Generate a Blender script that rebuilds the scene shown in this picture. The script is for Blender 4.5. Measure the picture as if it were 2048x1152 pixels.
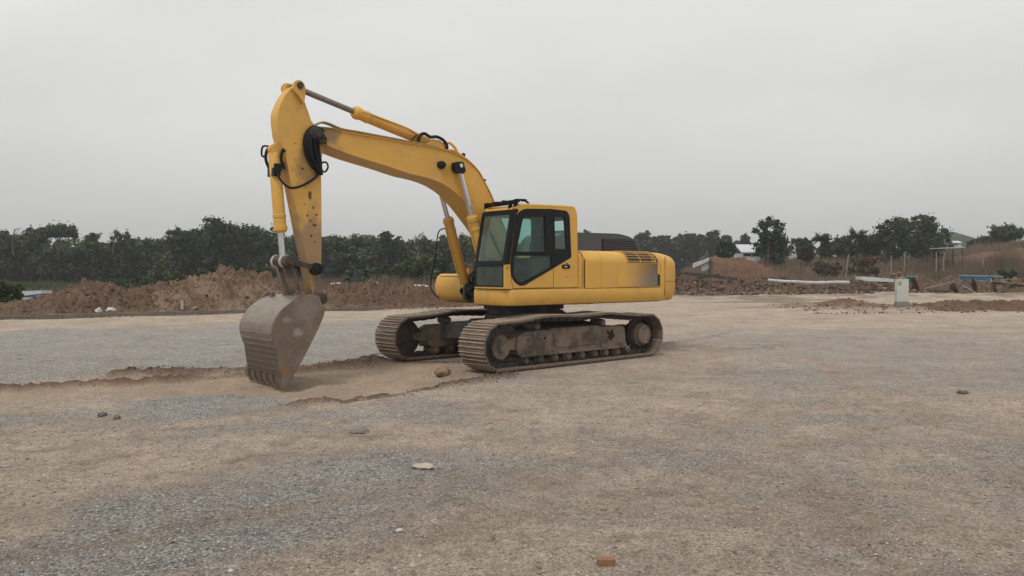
import bpy, bmesh, math, random
import numpy as np
from mathutils import Vector, Matrix, noise as mn
R = math.radians
random.seed(7); rng = np.random.default_rng(7)
for o in list(bpy.data.objects): bpy.data.objects.remove(o)
scene = bpy.context.scene
col = scene.collection

# ---------------------------------------------------------------- camera, sky, sun, exposure
CAM_H = 1.75; FOC = 1640.0; HOR = 544.0
cam_d = bpy.data.cameras.new('camera'); cam = bpy.data.objects.new('camera', cam_d); col.objects.link(cam)
cam.location = (0, 0, CAM_H)
cam.rotation_euler = (R(90) - math.atan((576 - HOR) / FOC), 0, 0)
cam_d.sensor_width = 36.0; cam_d.lens = 36.0 * FOC / 2048.0
cam_d.clip_start = 0.1; cam_d.clip_end = 3000
scene.camera = cam
world = bpy.data.worlds.new("World"); scene.world = world; world.use_nodes = True
wn, wl = world.node_tree.nodes, world.node_tree.links
wn.clear()
SUN_EL, SUN_AZ = 58, 205          # azimuth clockwise from +Y (behind the camera, a little left)
wout = wn.new('ShaderNodeOutputWorld')
bg_sky = wn.new('ShaderNodeBackground'); bg_sky.inputs['Strength'].default_value = 0.06
sky = wn.new('ShaderNodeTexSky'); sky.sky_type = 'NISHITA'; sky.sun_disc = False
sky.sun_elevation = R(SUN_EL); sky.sun_rotation = R(SUN_AZ); sky.dust_density = 4.0; sky.air_density = 1.5
hs = wn.new('ShaderNodeHueSaturation'); hs.inputs['Saturation'].default_value = 0.12
wl.new(sky.outputs[0], hs.inputs['Color']); wl.new(hs.outputs[0], bg_sky.inputs['Color'])
# the overcast layer: a soft grey cloud deck over the sky
tc = wn.new('ShaderNodeTexCoord'); sep = wn.new('ShaderNodeSeparateXYZ'); wl.new(tc.outputs['Generated'], sep.inputs[0])
mp = wn.new('ShaderNodeMapping'); mp.inputs['Scale'].default_value = (1.2, 1.2, 4.5); mp.inputs['Rotation'].default_value = (0, R(8), 0)
wl.new(tc.outputs['Generated'], mp.inputs[0])
nz = wn.new('ShaderNodeTexNoise'); nz.inputs['Scale'].default_value = 1.5; nz.inputs['Detail'].default_value = 5; nz.inputs['Roughness'].default_value = 0.5
wl.new(mp.outputs[0], nz.inputs['Vector'])
cr = wn.new('ShaderNodeValToRGB'); cr.color_ramp.interpolation = 'B_SPLINE'
els = cr.color_ramp.elements
els[0].position = 0.0; els[0].color = (0.56, 0.56, 0.55, 1)
els[1].position = 0.55; els[1].color = (0.87, 0.875, 0.86, 1)
e = els.new(0.10); e.color = (0.655, 0.66, 0.645, 1)
e = els.new(0.28); e.color = (0.81, 0.815, 0.80, 1)
wl.new(sep.outputs['Z'], cr.inputs[0])
mr = wn.new('ShaderNodeMapRange'); mr.inputs[1].default_value = 0.3; mr.inputs[2].default_value = 0.7; mr.inputs[3].default_value = 0.90; mr.inputs[4].default_value = 1.07
wl.new(nz.outputs['Fac'], mr.inputs[0])
vm = wn.new('ShaderNodeVectorMath'); vm.operation = 'SCALE'; wl.new(cr.outputs[0], vm.inputs[0]); wl.new(mr.outputs[0], vm.inputs['Scale'])
bg_c = wn.new('ShaderNodeBackground'); bg_c.inputs['Strength'].default_value = 1.0
wl.new(vm.outputs[0], bg_c.inputs['Color'])
mixw = wn.new('ShaderNodeMixShader'); mixw.inputs[0].default_value = 0.88
wl.new(bg_sky.outputs[0], mixw.inputs[1]); wl.new(bg_c.outputs[0], mixw.inputs[2]); wl.new(mixw.outputs[0], wout.inputs['Surface'])
sun_d = bpy.data.lights.new('sun', 'SUN'); sun_d.energy = 1.5; sun_d.angle = R(18); sun_d.color = (1.0, 0.96, 0.9)
sun = bpy.data.objects.new('sun', sun_d); col.objects.link(sun)
sun.location = (-20, -20, 40)
sd = Vector((math.sin(R(SUN_AZ)) * math.cos(R(SUN_EL)), math.cos(R(SUN_AZ)) * math.cos(R(SUN_EL)), math.sin(R(SUN_EL))))
sun.rotation_euler = sd.to_track_quat('Z', 'Y').to_euler()
scene.view_settings.view_transform = 'Standard'; scene.view_settings.look = 'None'
scene.view_settings.exposure = 0.12; scene.view_settings.gamma = 1.0
scene.render.resolution_x = 1024; scene.render.resolution_y = 576
scene.cycles.max_bounces = 8; scene.cycles.transparent_max_bounces = 24

# ---------------------------------------------------------------- helpers
def wx(px, Y): return (px - 1024.0) / FOC * Y            # metres across at distance Y for a column of the survey photo
def wz(py, Y): return CAM_H + (HOR - py) / FOC * Y       # height at distance Y

def tag(o, label=None, cat=None, group=None, kind=None):
    if label: o['label'] = label
    if cat: o['category'] = cat
    if group: o['group'] = group
    if kind: o['kind'] = kind
    return o

def empty(name, loc, rz=0.0):
    o = bpy.data.objects.new(name, None); col.objects.link(o)
    o.location = loc; o.rotation_euler = (0, 0, rz); o.empty_display_size = 0.3
    return o

def finish(name, me, m, parent=None, sharp=35, smooth=True):
    if smooth and len(me.polygons):
        me.polygons.foreach_set('use_smooth', [True] * len(me.polygons))
        me.set_sharp_from_angle(angle=R(sharp))
    if m is not None: me.materials.append(m)
    o = bpy.data.objects.new(name, me); col.objects.link(o)
    if parent is not None: o.parent = parent
    return o

def from_arrays(name, V, F4, m, parent=None, smooth=False, attrs=None):
    """V (N,3); F4 (M,k) int array of k-gons"""
    me = bpy.data.meshes.new(name)
    V = np.asarray(V, dtype=np.float32); F4 = np.asarray(F4, dtype=np.int32); k = F4.shape[1]
    me.vertices.add(len(V)); me.vertices.foreach_set('co', V.ravel())
    me.loops.add(F4.size); me.loops.foreach_set('vertex_index', F4.ravel())
    me.polygons.add(len(F4)); me.polygons.foreach_set('loop_start', np.arange(0, F4.size, k, dtype=np.int32))
    me.polygons.foreach_set('loop_total', np.full(len(F4), k, dtype=np.int32))
    if smooth: me.polygons.foreach_set('use_smooth', np.ones(len(F4), dtype=bool))
    me.update()
    if attrs:
        for an, (dom, arr) in attrs.items():
            arr = np.asarray(arr, dtype=np.float32)
            if arr.ndim == 1:
                a = me.attributes.new(an, 'FLOAT', dom); a.data.foreach_set('value', arr)
            else:
                a = me.attributes.new(an, 'FLOAT_COLOR', dom)
                a.data.foreach_set('color', np.hstack([arr, np.ones((len(arr), 1), np.float32)]).ravel())
    me.materials.append(m)
    o = bpy.data.objects.new(name, me); col.objects.link(o)
    if parent is not None: o.parent = parent
    return o

class MB:
    """collects solids of ONE part and links them as one mesh"""
    def __init__(s): s.bm = bmesh.new()
    def _bev(s, vs, w, seg=2):
        if w <= 0: return
        vset = set(vs)
        ed = [e for e in s.bm.edges if e.verts[0] in vset and e.verts[1] in vset and len(e.link_faces) == 2 and e.calc_face_angle(0) > R(28)]
        if ed: bmesh.ops.bevel(s.bm, geom=ed, offset=w, segments=seg, affect='EDGES', profile=0.5, clamp_overlap=True)
    def box(s, x0, x1, y0, y1, z0, z1, bev=0.0, M=None, seg=2):
        P = [(x, y, z) for x in (x0, x1) for y in (y0, y1) for z in (z0, z1)]
        v = [s.bm.verts.new(M @ Vector(p) if M else p) for p in P]
        for f in ((0, 1, 3, 2), (4, 6, 7, 5), (0, 4, 5, 1), (2, 3, 7, 6), (0, 2, 6, 4), (1, 5, 7, 3)):
            s.bm.faces.new([v[i] for i in f])
        s._bev(v, bev, seg); return s
    def prism(s, pts, y0, y1, bev=0.0, f=None, seg=2):
        """outline in (a,b), extruded from y0 to y1; f maps (a,b,t)->xyz (default a,t,b)"""
        f = f or (lambda a, b, t: (a, t, b))
        A = [s.bm.verts.new(f(a, b, y0)) for a, b in pts]; B = [s.bm.verts.new(f(a, b, y1)) for a, b in pts]
        n = len(pts)
        s.bm.faces.new(A); s.bm.faces.new(list(reversed(B)))
        for i in range(n): s.bm.faces.new([A[i], B[i], B[(i + 1) % n], A[(i + 1) % n]])
        s._bev(A + B, bev, seg); return s
    def plate(s, outer, holes, t0, t1, f=None):
        """flat plate with holes; outline in (a,b)"""
        f = f or (lambda a, b, t: (a, t, b))
        t = bmesh.new()
        for loop in [outer] + list(holes):
            vs = [t.verts.new((a, b, 0)) for a, b in loop]
            for i in range(len(vs)): t.edges.new((vs[i], vs[(i + 1) % len(vs)]))
        bmesh.ops.triangle_fill(t, edges=t.edges[:], use_beauty=True, use_dissolve=False)
        t.verts.index_update()
        A = [s.bm.verts.new(f(v.co.x, v.co.y, t0)) for v in t.verts]; B = [s.bm.verts.new(f(v.co.x, v.co.y, t1)) for v in t.verts]
        for fc in t.faces:
            ids = [v.index for v in fc.verts]
            s.bm.faces.new([A[i] for i in ids]); s.bm.faces.new([B[i] for i in reversed(ids)])
        for e in t.edges:
            if len(e.link_faces) == 1:
                i, j = e.verts[0].index, e.verts[1].index
                s.bm.faces.new([A[i], A[j], B[j], B[i]])
        t.free(); return s
    def cyl(s, p0, p1, r0, r1=None, n=20, bev=0.0, cap=True):
        r1 = r0 if r1 is None else r1
        p0, p1 = Vector(p0), Vector(p1); d = (p1 - p0).normalized()
        a = d.orthogonal().normalized(); b = d.cross(a)
        A, B = [], []
        for i in range(n):
            t = 2 * math.pi * i / n; u = a * math.cos(t) + b * math.sin(t)
            A.append(s.bm.verts.new(p0 + u * r0)); B.append(s.bm.verts.new(p1 + u * r1))
        for i in range(n): s.bm.faces.new([A[i], A[(i + 1) % n], B[(i + 1) % n], B[i]])
        if cap: s.bm.faces.new(list(reversed(A))); s.bm.faces.new(B)
        if bev: s._bev(A + B, bev)
        return s
    def lathe(s, p0, d, prof, n=24):
        """prof: list of (distance along axis, radius)"""
        p0, d = Vector(p0), Vector(d).normalized(); a = d.orthogonal().normalized(); b = d.cross(a)
        rings = []
        for t, r in prof:
            rings.append([s.bm.verts.new(p0 + d * t + (a * math.cos(2 * math.pi * i / n) + b * math.sin(2 * math.pi * i / n)) * max(r, 1e-4)) for i in range(n)])
        for k in range(len(rings) - 1):
            for i in range(n): s.bm.faces.new([rings[k][i], rings[k][(i + 1) % n], rings[k + 1][(i + 1) % n], rings[k + 1][i]])
        s.bm.faces.new(list(reversed(rings[0]))); s.bm.faces.new(rings[-1]); return s
    def tube(s, pts, r, n=8, smooth=4):
        P = [Vector(p) for p in pts]
        if smooth and len(P) > 2:
            Q = []
            for i in range(len(P) - 1):
                a, b, c, d = P[max(i - 1, 0)], P[i], P[i + 1], P[min(i + 2, len(P) - 1)]
                for k in range(smooth):
                    t = k / smooth
                    Q.append(0.5 * ((2 * b) + (c - a) * t + (2 * a - 5 * b + 4 * c - d) * t * t + (3 * b - a - 3 * c + d) * t ** 3))
            Q.append(P[-1]); P = Q
        rings = []; prev = None
        for i, p in enumerate(P):
            d = (P[min(i + 1, len(P) - 1)] - P[max(i - 1, 0)]).normalized()
            a = (prev - d * prev.dot(d)).normalized() if prev is not None and (prev - d * prev.dot(d)).length > 1e-4 else d.orthogonal().normalized()
            prev = a; b = d.cross(a)
            rr = r[0] + (r[1] - r[0]) * i / (len(P) - 1) if isinstance(r, tuple) else r
            rings.append([s.bm.verts.new(p + (a * math.cos(2 * math.pi * k / n) + b * math.sin(2 * math.pi * k / n)) * rr) for k in range(n)])
        for k in range(len(rings) - 1):
            for i in range(n): s.bm.faces.new([rings[k][i], rings[k][(i + 1) % n], rings[k + 1][(i + 1) % n], rings[k + 1][i]])
        s.bm.faces.new(list(reversed(rings[0]))); s.bm.faces.new(rings[-1]); return s
    def build(s, name, m, parent=None, sharp=35):
        bmesh.ops.recalc_face_normals(s.bm, faces=s.bm.faces[:])
        me = bpy.data.meshes.new(name); s.bm.to_mesh(me); s.bm.free()
        return finish(name, me, m, parent, sharp)

def rpoly(pts, r, n=4):
    """round the corners of a closed polygon; r a number or one per corner"""
    out = []; N = len(pts)
    for i in range(N):
        rr = r[i] if isinstance(r, (list, tuple)) else r
        p0, p1, p2 = Vector(pts[i - 1]), Vector(pts[i]), Vector(pts[(i + 1) % N])
        if rr <= 0: out.append((p1.x, p1.y)); continue
        a = (p0 - p1); b = (p2 - p1); l = min(rr, a.length * 0.45, b.length * 0.45)
        q0 = p1 + a.normalized() * l; q2 = p1 + b.normalized() * l
        for k in range(n + 1):
            t = k / n; q = q0 * (1 - t) ** 2 + p1 * 2 * t * (1 - t) + q2 * t * t
            out.append((q.x, q.y))
    return out

def smooth_line(pts, n=4, closed=False):
    P = [Vector(p) for p in pts]; Q = []; N = len(P)
    for i in range(N if closed else N - 1):
        if closed: a, b, c, d = P[i - 1], P[i], P[(i + 1) % N], P[(i + 2) % N]
        else: a, b, c, d = P[max(i - 1, 0)], P[i], P[i + 1], P[min(i + 2, N - 1)]
        for k in range(n):
            t = k / n
            q = 0.5 * ((2 * b) + (c - a) * t + (2 * a - 5 * b + 4 * c - d) * t * t + (3 * b - a - 3 * c + d) * t ** 3)
            Q.append((q.x, q.y))
    if not closed: Q.append((P[-1].x, P[-1].y))
    return Q

# ---------------------------------------------------------------- materials
def mat(name, base, rough=0.6, metal=0.0, layers=(), bump=None, bump2=None, attr=None, spec=0.5, coord='Object', backface=None):
    """layers: (noise scale, colour, lo, hi, strength[, detail]) laid over the base one after the other"""
    m = bpy.data.materials.new(name); m.use_nodes = True
    N, L = m.node_tree.nodes, m.node_tree.links
    b = N['Principled BSDF']; b.inputs['Roughness'].default_value = rough; b.inputs['Metallic'].default_value = metal
    b.inputs['Specular IOR Level'].default_value = spec
    tcn = N.new('ShaderNodeTexCoord'); vec = tcn.outputs[coord]
    if attr:
        at = N.new('ShaderNodeAttribute'); at.attribute_name = attr
        cur = at.outputs['Color']
    else:
        rgb = N.new('ShaderNodeRGB'); rgb.outputs[0].default_value = (*base, 1); cur = rgb.outputs[0]
    for ly in layers:
        sc, c, lo, hi, st = ly[:5]; det = ly[5] if len(ly) > 5 else 6
        mpn = N.new('ShaderNodeMapping'); L.new(vec, mpn.inputs[0])
        if isinstance(sc, tuple): mpn.inputs['Scale'].default_value = sc[:3]; s_ = 1.0
        else: s_ = sc
        mpn.inputs['Location'].default_value = (random.uniform(0, 50),) * 3
        nzn = N.new('ShaderNodeTexNoise'); nzn.inputs['Scale'].default_value = s_; nzn.inputs['Detail'].default_value = det
        nzn.inputs['Roughness'].default_value = 0.62
        L.new(mpn.outputs[0], nzn.inputs['Vector'])
        r_ = N.new('ShaderNodeMapRange'); r_.inputs[1].default_value = lo; r_.inputs[2].default_value = hi; r_.inputs[4].default_value = st
        L.new(nzn.outputs['Fac'], r_.inputs[0])
        mx = N.new('ShaderNodeMix'); mx.data_type = 'RGBA'
        L.new(r_.outputs[0], mx.inputs['Factor']); L.new(cur, mx.inputs['A']); mx.inputs['B'].default_value = (*c, 1)
        cur = mx.outputs['Result']
    L.new(cur, b.inputs['Base Color'])
    prev = None
    for bp_ in (bump, bump2):
        if not bp_: continue
        nb = N.new('ShaderNodeTexNoise'); nb.inputs['Scale'].default_value = bp_[0]; nb.inputs['Detail'].default_value = 5
        L.new(vec, nb.inputs['Vector'])
        bn = N.new('ShaderNodeBump'); bn.inputs['Strength'].default_value = bp_[1]; bn.inputs['Distance'].default_value = bp_[2] if len(bp_) > 2 else 0.02
        L.new(nb.outputs['Fac'], bn.inputs['Height'])
        if prev: L.new(prev, bn.inputs['Normal'])
        prev = bn.outputs[0]
    if prev: L.new(prev, b.inputs['Normal'])
    m['_n'] = 1
    return m

def zone(m, col2, pos, size, strength, nscale=3.0, rough_amt=0.25):
    """a stain of its own: an ellipsoid region (object space) with a ragged noisy edge"""
    N, L = m.node_tree.nodes, m.node_tree.links; b = N['Principled BSDF']
    cur = b.inputs['Base Color'].links[0].from_socket
    t = N.new('ShaderNodeTexCoord')
    sub = N.new('ShaderNodeVectorMath'); sub.operation = 'SUBTRACT'; L.new(t.outputs['Object'], sub.inputs[0]); sub.inputs[1].default_value = pos
    dv = N.new('ShaderNodeVectorMath'); dv.operation = 'DIVIDE'; L.new(sub.outputs[0], dv.inputs[0]); dv.inputs[1].default_value = size
    ln = N.new('ShaderNodeVectorMath'); ln.operation = 'LENGTH'; L.new(dv.outputs[0], ln.inputs[0])
    nzn = N.new('ShaderNodeTexNoise'); nzn.inputs['Scale'].default_value = nscale; nzn.inputs['Detail'].default_value = 7; L.new(t.outputs['Object'], nzn.inputs['Vector'])
    ma = N.new('ShaderNodeMath'); ma.operation = 'MULTIPLY_ADD'; L.new(nzn.outputs['Fac'], ma.inputs[0]); ma.inputs[1].default_value = rough_amt * 4; L.new(ln.outputs['Value'], ma.inputs[2])
    r_ = N.new('ShaderNodeMapRange'); r_.inputs[1].default_value = 0.6 + rough_amt * 2; r_.inputs[2].default_value = 1.15 + rough_amt * 2
    r_.inputs[3].default_value = strength; r_.inputs[4].default_value = 0.0
    L.new(ma.outputs[0], r_.inputs[0])
    mx = N.new('ShaderNodeMix'); mx.data_type = 'RGBA'; L.new(r_.outputs[0], mx.inputs['Factor']); L.new(cur, mx.inputs['A']); mx.inputs['B'].default_value = (*col2, 1)
    L.new(mx.outputs['Result'], b.inputs['Base Color']); return m

YEL = (0.66, 0.365, 0.068)
DUST = (0.36, 0.27, 0.17)
def yellow(name, dirt=0.25, chips=True):
    ly = [(1.3, (0.50, 0.27, 0.06), 0.35, 0.75, 0.55), (5.0, DUST, 0.48, 0.8, dirt), ((2.5, 2.5, 0.5), DUST, 0.55, 0.75, dirt * 0.9)]
    if chips: ly += [(14.0, (0.10, 0.065, 0.04), 0.715, 0.75, 0.75, 3), (3.2, (0.33, 0.20, 0.08), 0.58, 0.72, 0.55, 8), (40.0, (0.22, 0.13, 0.05), 0.66, 0.72, 0.6, 2)]
    return mat(name, YEL, 0.5, 0, ly, bump=(30, 0.05), spec=0.4)
M = {}
M['yellow'] = yellow('yellow_paint', 0.30)
M['yellow_clean'] = yellow('yellow_panel_paint', 0.14, False)
M['boom'] = yellow('yellow_boom_paint', 0.28)
zone(M['boom'], (0.14, 0.10, 0.07), (4.55, 0.3, 4.05), (0.28, 0.4, 0.22), 0.75, 9)
M['arm'] = yellow('yellow_arm_paint', 0.4)
zone(M['arm'], (0.27, 0.17, 0.10), (4.8, 0, 2.05), (0.5, 0.6, 0.75), 0.85, 5, 0.4)
zone(M['arm'], (0.16, 0.13, 0.10), (4.64, 0, 1.45), (0.14, 0.6, 0.36), 0.9, 7, 0.3)
zone(M['arm'], (0.20, 0.12, 0.06), (4.85, 0.14, 3.5), (0.22, 0.3, 0.35), 0.7, 8, 0.3)
for (u, z, a, b_) in ((4.80, 3.02, .05, .11), (4.93, 3.45, .05, .03), (4.72, 2.53, .06, .035), (4.80, 2.60, .04, .025), (4.85, 2.68, .03, .03), (4.68, 2.70, .03, .03),
                      (4.78, 2.35, .035, .04), (4.72, 2.25, .025, .025), (4.90, 2.87, .02, .02), (4.74, 2.82, .025, .05), (4.83, 2.74, .015, .015), (4.87, 3.15, .015, .02), (5.05, 3.85, .02, .015)):
    zone(M['arm'], (0.035, 0.022, 0.015), (u, 0.14, z), (a * .72, 0.1, b_ * .72), 0.92, 22, 0.25)
M['bucket'] = mat('worn_bucket_steel', (0.15, 0.105, 0.078), 0.6, 0.1,
                  [(1.6, (0.21, 0.17, 0.14), 0.47, 0.62, 0.85), (3.0, (0.175, 0.062, 0.034), 0.52, 0.68, 0.7), ((1.0, 8.0, 0.8), (0.25, 0.20, 0.15), 0.5, 0.75, 0.6), (26, (0.07, 0.055, 0.045), 0.56, 0.75, 0.7)], bump=(22, 0.35))
zone(M['bucket'], (0.42, 0.41, 0.40), (5.27, 0.65, 0.80), (0.085, 0.12, 0.065), 0.42, 14, 0.5)
zone(M['bucket'], (0.36, 0.34, 0.33), (5.45, 0.65, 1.0), (0.10, 0.12, 0.05), 0.35, 14, 0.5)
zone(M['bucket'], (0.27, 0.11, 0.035), (5.47, 0.62, 0.20), (0.06, 0.2, 0.13), 0.6, 12, 0.4)
M['bucket_back'] = mat('scoured_bucket_back', (0.27, 0.225, 0.175), 0.42, 0.35,
                       [((3.0, 30.0, 3.0), (0.16, 0.125, 0.095), 0.42, 0.7, 0.8), (4.0, (0.14, 0.10, 0.075), 0.5, 0.75, 0.7), ((6, 0.6, 14), (0.12, 0.09, 0.07), 0.5, 0.7, 0.6)], bump=(25, 0.3))
zone(M['bucket_back'], (0.10, 0.078, 0.06), (5.6, 0, 0.30), (0.6, 1.4, 0.34), 0.75, 6, 0.2)
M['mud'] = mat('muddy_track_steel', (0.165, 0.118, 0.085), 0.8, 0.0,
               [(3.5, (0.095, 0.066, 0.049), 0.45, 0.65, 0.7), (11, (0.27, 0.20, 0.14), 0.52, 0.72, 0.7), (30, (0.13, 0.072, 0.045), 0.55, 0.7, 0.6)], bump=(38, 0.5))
M['mudframe'] = mat('muddy_frame', (0.18, 0.132, 0.095), 0.8, 0.0,
                    [(2.2, (0.05, 0.042, 0.035), 0.45, 0.58, 0.85), (7, (0.235, 0.175, 0.125), 0.5, 0.7, 0.75), (25, (0.10, 0.075, 0.055), 0.55, 0.72, 0.5)], bump=(20, 0.5, 0.03))
M['under'] = mat('grey_undercarriage', (0.038, 0.036, 0.034), 0.75, 0.0, [(3, (0.14, 0.115, 0.09), 0.45, 0.7, 0.7)], bump=(20, 0.3))
M['black'] = mat('black_rubber_trim', (0.008, 0.009, 0.010), 0.55, 0, [(8, (0.03, 0.028, 0.025), 0.5, 0.8, 0.5)], spec=.2)
M['hose'] = mat('black_hose_rubber', (0.006, 0.006, 0.007), 0.5, 0, [(12, (0.03, 0.026, 0.022), 0.5, 0.8, 0.6)], spec=.25)
M['hood'] = mat('dark_grey_hood', (0.052, 0.056, 0.064), 0.5, 0, [(3, (0.075, 0.072, 0.07), 0.45, 0.8, 0.6)])
M['greasy'] = mat('greasy_dark_steel', (0.035, 0.028, 0.024), 0.6, 0.1, [(9, (0.10, 0.075, 0.058), 0.48, 0.7, 0.75)], bump=(30, 0.4))
M['chrome'] = mat('chrome_rod', (0.62, 0.63, 0.64), 0.22, 0.9, [((4, 4, 4), (0.35, 0.34, 0.33), 0.5, 0.8, 0.5)])
M['oldrod'] = mat('dull_rod', (0.22, 0.19, 0.18), 0.35, 0.6, [(12, (0.11, 0.085, 0.08), 0.45, 0.7, 0.7)])
M['seat'] = mat('seat_fabric', (0.02, 0.02, 0.022), 0.9)
M['interior'] = mat('cab_interior_plastic', (0.035, 0.036, 0.038), 0.7)
M['bone'] = mat('pale_worn_bushing', (0.42, 0.37, 0.30), 0.6, 0, [(18, (0.2, 0.16, 0.12), 0.5, 0.7, 0.7)])
M['grille'] = mat('dusty_grille', (0.05, 0.042, 0.03), 0.7, 0, [(6, (0.14, 0.11, 0.06), 0.45, 0.75, 0.7)])
M['plate'] = mat('pale_sticker', (0.75, 0.75, 0.72), 0.6)

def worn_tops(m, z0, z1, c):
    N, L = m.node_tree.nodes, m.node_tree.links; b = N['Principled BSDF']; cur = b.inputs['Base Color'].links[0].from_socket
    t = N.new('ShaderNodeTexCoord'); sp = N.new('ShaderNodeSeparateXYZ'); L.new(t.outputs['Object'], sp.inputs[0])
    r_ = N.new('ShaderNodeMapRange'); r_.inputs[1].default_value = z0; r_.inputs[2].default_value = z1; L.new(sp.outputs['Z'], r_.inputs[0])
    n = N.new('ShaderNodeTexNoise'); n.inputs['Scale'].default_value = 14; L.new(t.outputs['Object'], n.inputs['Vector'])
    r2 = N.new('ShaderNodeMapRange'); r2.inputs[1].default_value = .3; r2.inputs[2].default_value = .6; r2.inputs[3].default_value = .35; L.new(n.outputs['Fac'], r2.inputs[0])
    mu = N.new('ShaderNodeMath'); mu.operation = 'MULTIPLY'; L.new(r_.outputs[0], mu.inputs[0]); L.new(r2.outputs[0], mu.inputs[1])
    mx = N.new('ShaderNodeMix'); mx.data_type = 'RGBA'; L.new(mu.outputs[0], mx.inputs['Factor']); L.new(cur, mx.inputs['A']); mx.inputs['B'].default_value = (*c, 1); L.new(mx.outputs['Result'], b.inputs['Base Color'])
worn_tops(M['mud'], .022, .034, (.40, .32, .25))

def glass(name, tint, dust, dcol, scale=5):
    m = bpy.data.materials.new(name); m.use_nodes = True; N, L = m.node_tree.nodes, m.node_tree.links; N.clear()
    out = N.new('ShaderNodeOutputMaterial'); tr = N.new('ShaderNodeBsdfTransparent'); tr.inputs[0].default_value = (*tint, 1)
    gl = N.new('ShaderNodeBsdfGlossy'); gl.inputs['Roughness'].default_value = 0.06
    lw = N.new('ShaderNodeLayerWeight'); lw.inputs[0].default_value = .5
    pw = N.new('ShaderNodeMath'); pw.operation = 'POWER'; L.new(lw.outputs['Facing'], pw.inputs[0]); pw.inputs[1].default_value = 4
    fr = N.new('ShaderNodeMath'); fr.operation = 'MULTIPLY_ADD'; L.new(pw.outputs[0], fr.inputs[0]); fr.inputs[1].default_value = .7; fr.inputs[2].default_value = .03
    m1 = N.new('ShaderNodeMixShader'); L.new(fr.outputs[0], m1.inputs[0]); L.new(tr.outputs[0], m1.inputs[1]); L.new(gl.outputs[0], m1.inputs[2])
    df = N.new('ShaderNodeBsdfDiffuse'); df.inputs[0].default_value = (*dcol, 1)
    t = N.new('ShaderNodeTexCoord'); nzn = N.new('ShaderNodeTexNoise'); nzn.inputs['Scale'].default_value = scale; nzn.inputs['Detail'].default_value = 8; nzn.inputs['Roughness'].default_value = 0.7
    L.new(t.outputs['Object'], nzn.inputs['Vector'])
    r_ = N.new('ShaderNodeMapRange'); r_.inputs[1].default_value = 0.35; r_.inputs[2].default_value = 0.72; r_.inputs[3].default_value = dust * 0.35; r_.inputs[4].default_value = dust
    L.new(nzn.outputs['Fac'], r_.inputs[0])
    m2 = N.new('ShaderNodeMixShader'); L.new(r_.outputs[0], m2.inputs[0]); L.new(m1.outputs[0], m2.inputs[1]); L.new(df.outputs[0], m2.inputs[2])
    L.new(m2.outputs[0], out.inputs['Surface']); return m
M['glass'] = glass('tinted_cab_glass', (0.76, 0.93, 0.89), 0.12, (0.22, 0.25, 0.23))
M['glass_front'] = glass('dusty_windscreen_glass', (0.74, 0.88, 0.82), 0.24, (0.28, 0.31, 0.27), 4)
M['glass_low'] = glass('dirty_lower_glass', (0.45, 0.55, 0.50), 0.30, (0.22, 0.25, 0.22), 7)

# ================================================================= STRUCTURE: ground
def vnoise(x, y, seed=0):
    xi = np.floor(x).astype(np.int64); yi = np.floor(y).astype(np.int64); fx = x - xi; fy = y - yi
    def h(a, b):
        n = (a * 374761393 + b * 668265263 + seed * 1442695041) & 0xffffffff
        n = ((n ^ (n >> 13)) * 1274126177) & 0xffffffff
        return ((n ^ (n >> 16)) & 0xffff) / 65535.0
    sx = fx * fx * (3 - 2 * fx); sy = fy * fy * (3 - 2 * fy)
    return (h(xi, yi) * (1 - sx) + h(xi + 1, yi) * sx) * (1 - sy) + (h(xi, yi + 1) * (1 - sx) + h(xi + 1, yi + 1) * sx) * sy
def fbm(x, y, sc, seed=0, oct_=4, gain=0.5):
    t = 0; a = 1.0; s = 0
    for k in range(oct_):
        t = t + a * vnoise(x * sc + 31.7 * k, y * sc - 17.3 * k, seed + k); s += a; a *= gain; sc *= 2.07
    return t / s                                   # about 0..1, mean .5
def sdf(x, y, poly):
    """signed distance, negative inside"""
    d = np.full(x.shape, 1e9); ins = np.zeros(x.shape, bool); n = len(poly)
    for i in range(n):
        ax, ay = poly[i]; bx, by = poly[(i + 1) % n]; ex, ey = bx - ax, by - ay
        t = np.clip(((x - ax) * ex + (y - ay) * ey) / (ex * ex + ey * ey), 0, 1)
        d = np.minimum(d, (x - ax - t * ex) ** 2 + (y - ay - t * ey) ** 2)
        c = ((ay > y) != (by > y)) & (x < (bx - ax) * (y - ay) / (by - ay + 1e-12) + ax)
        ins ^= c
    d = np.sqrt(d); return np.where(ins, -d, d)
def linedist(x, y, pl):
    d = np.full(x.shape, 1e9); side = np.zeros(x.shape)
    for i in range(len(pl) - 1):
        ax, ay = pl[i]; bx, by = pl[i + 1]; ex, ey = bx - ax, by - ay
        t = np.clip(((x - ax) * ex + (y - ay) * ey) / (ex * ex + ey * ey), 0, 1)
        dd = (x - ax - t * ex) ** 2 + (y - ay - t * ey) ** 2
        sg = np.sign(ex * (y - ay) - ey * (x - ax)); m = dd < d
        side = np.where(m, sg, side); d = np.where(m, dd, d)
    return np.sqrt(d), side
def sm(a, b, v): t = np.clip((v - a) / (b - a), 0, 1); return t * t * (3 - 2 * t)

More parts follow.
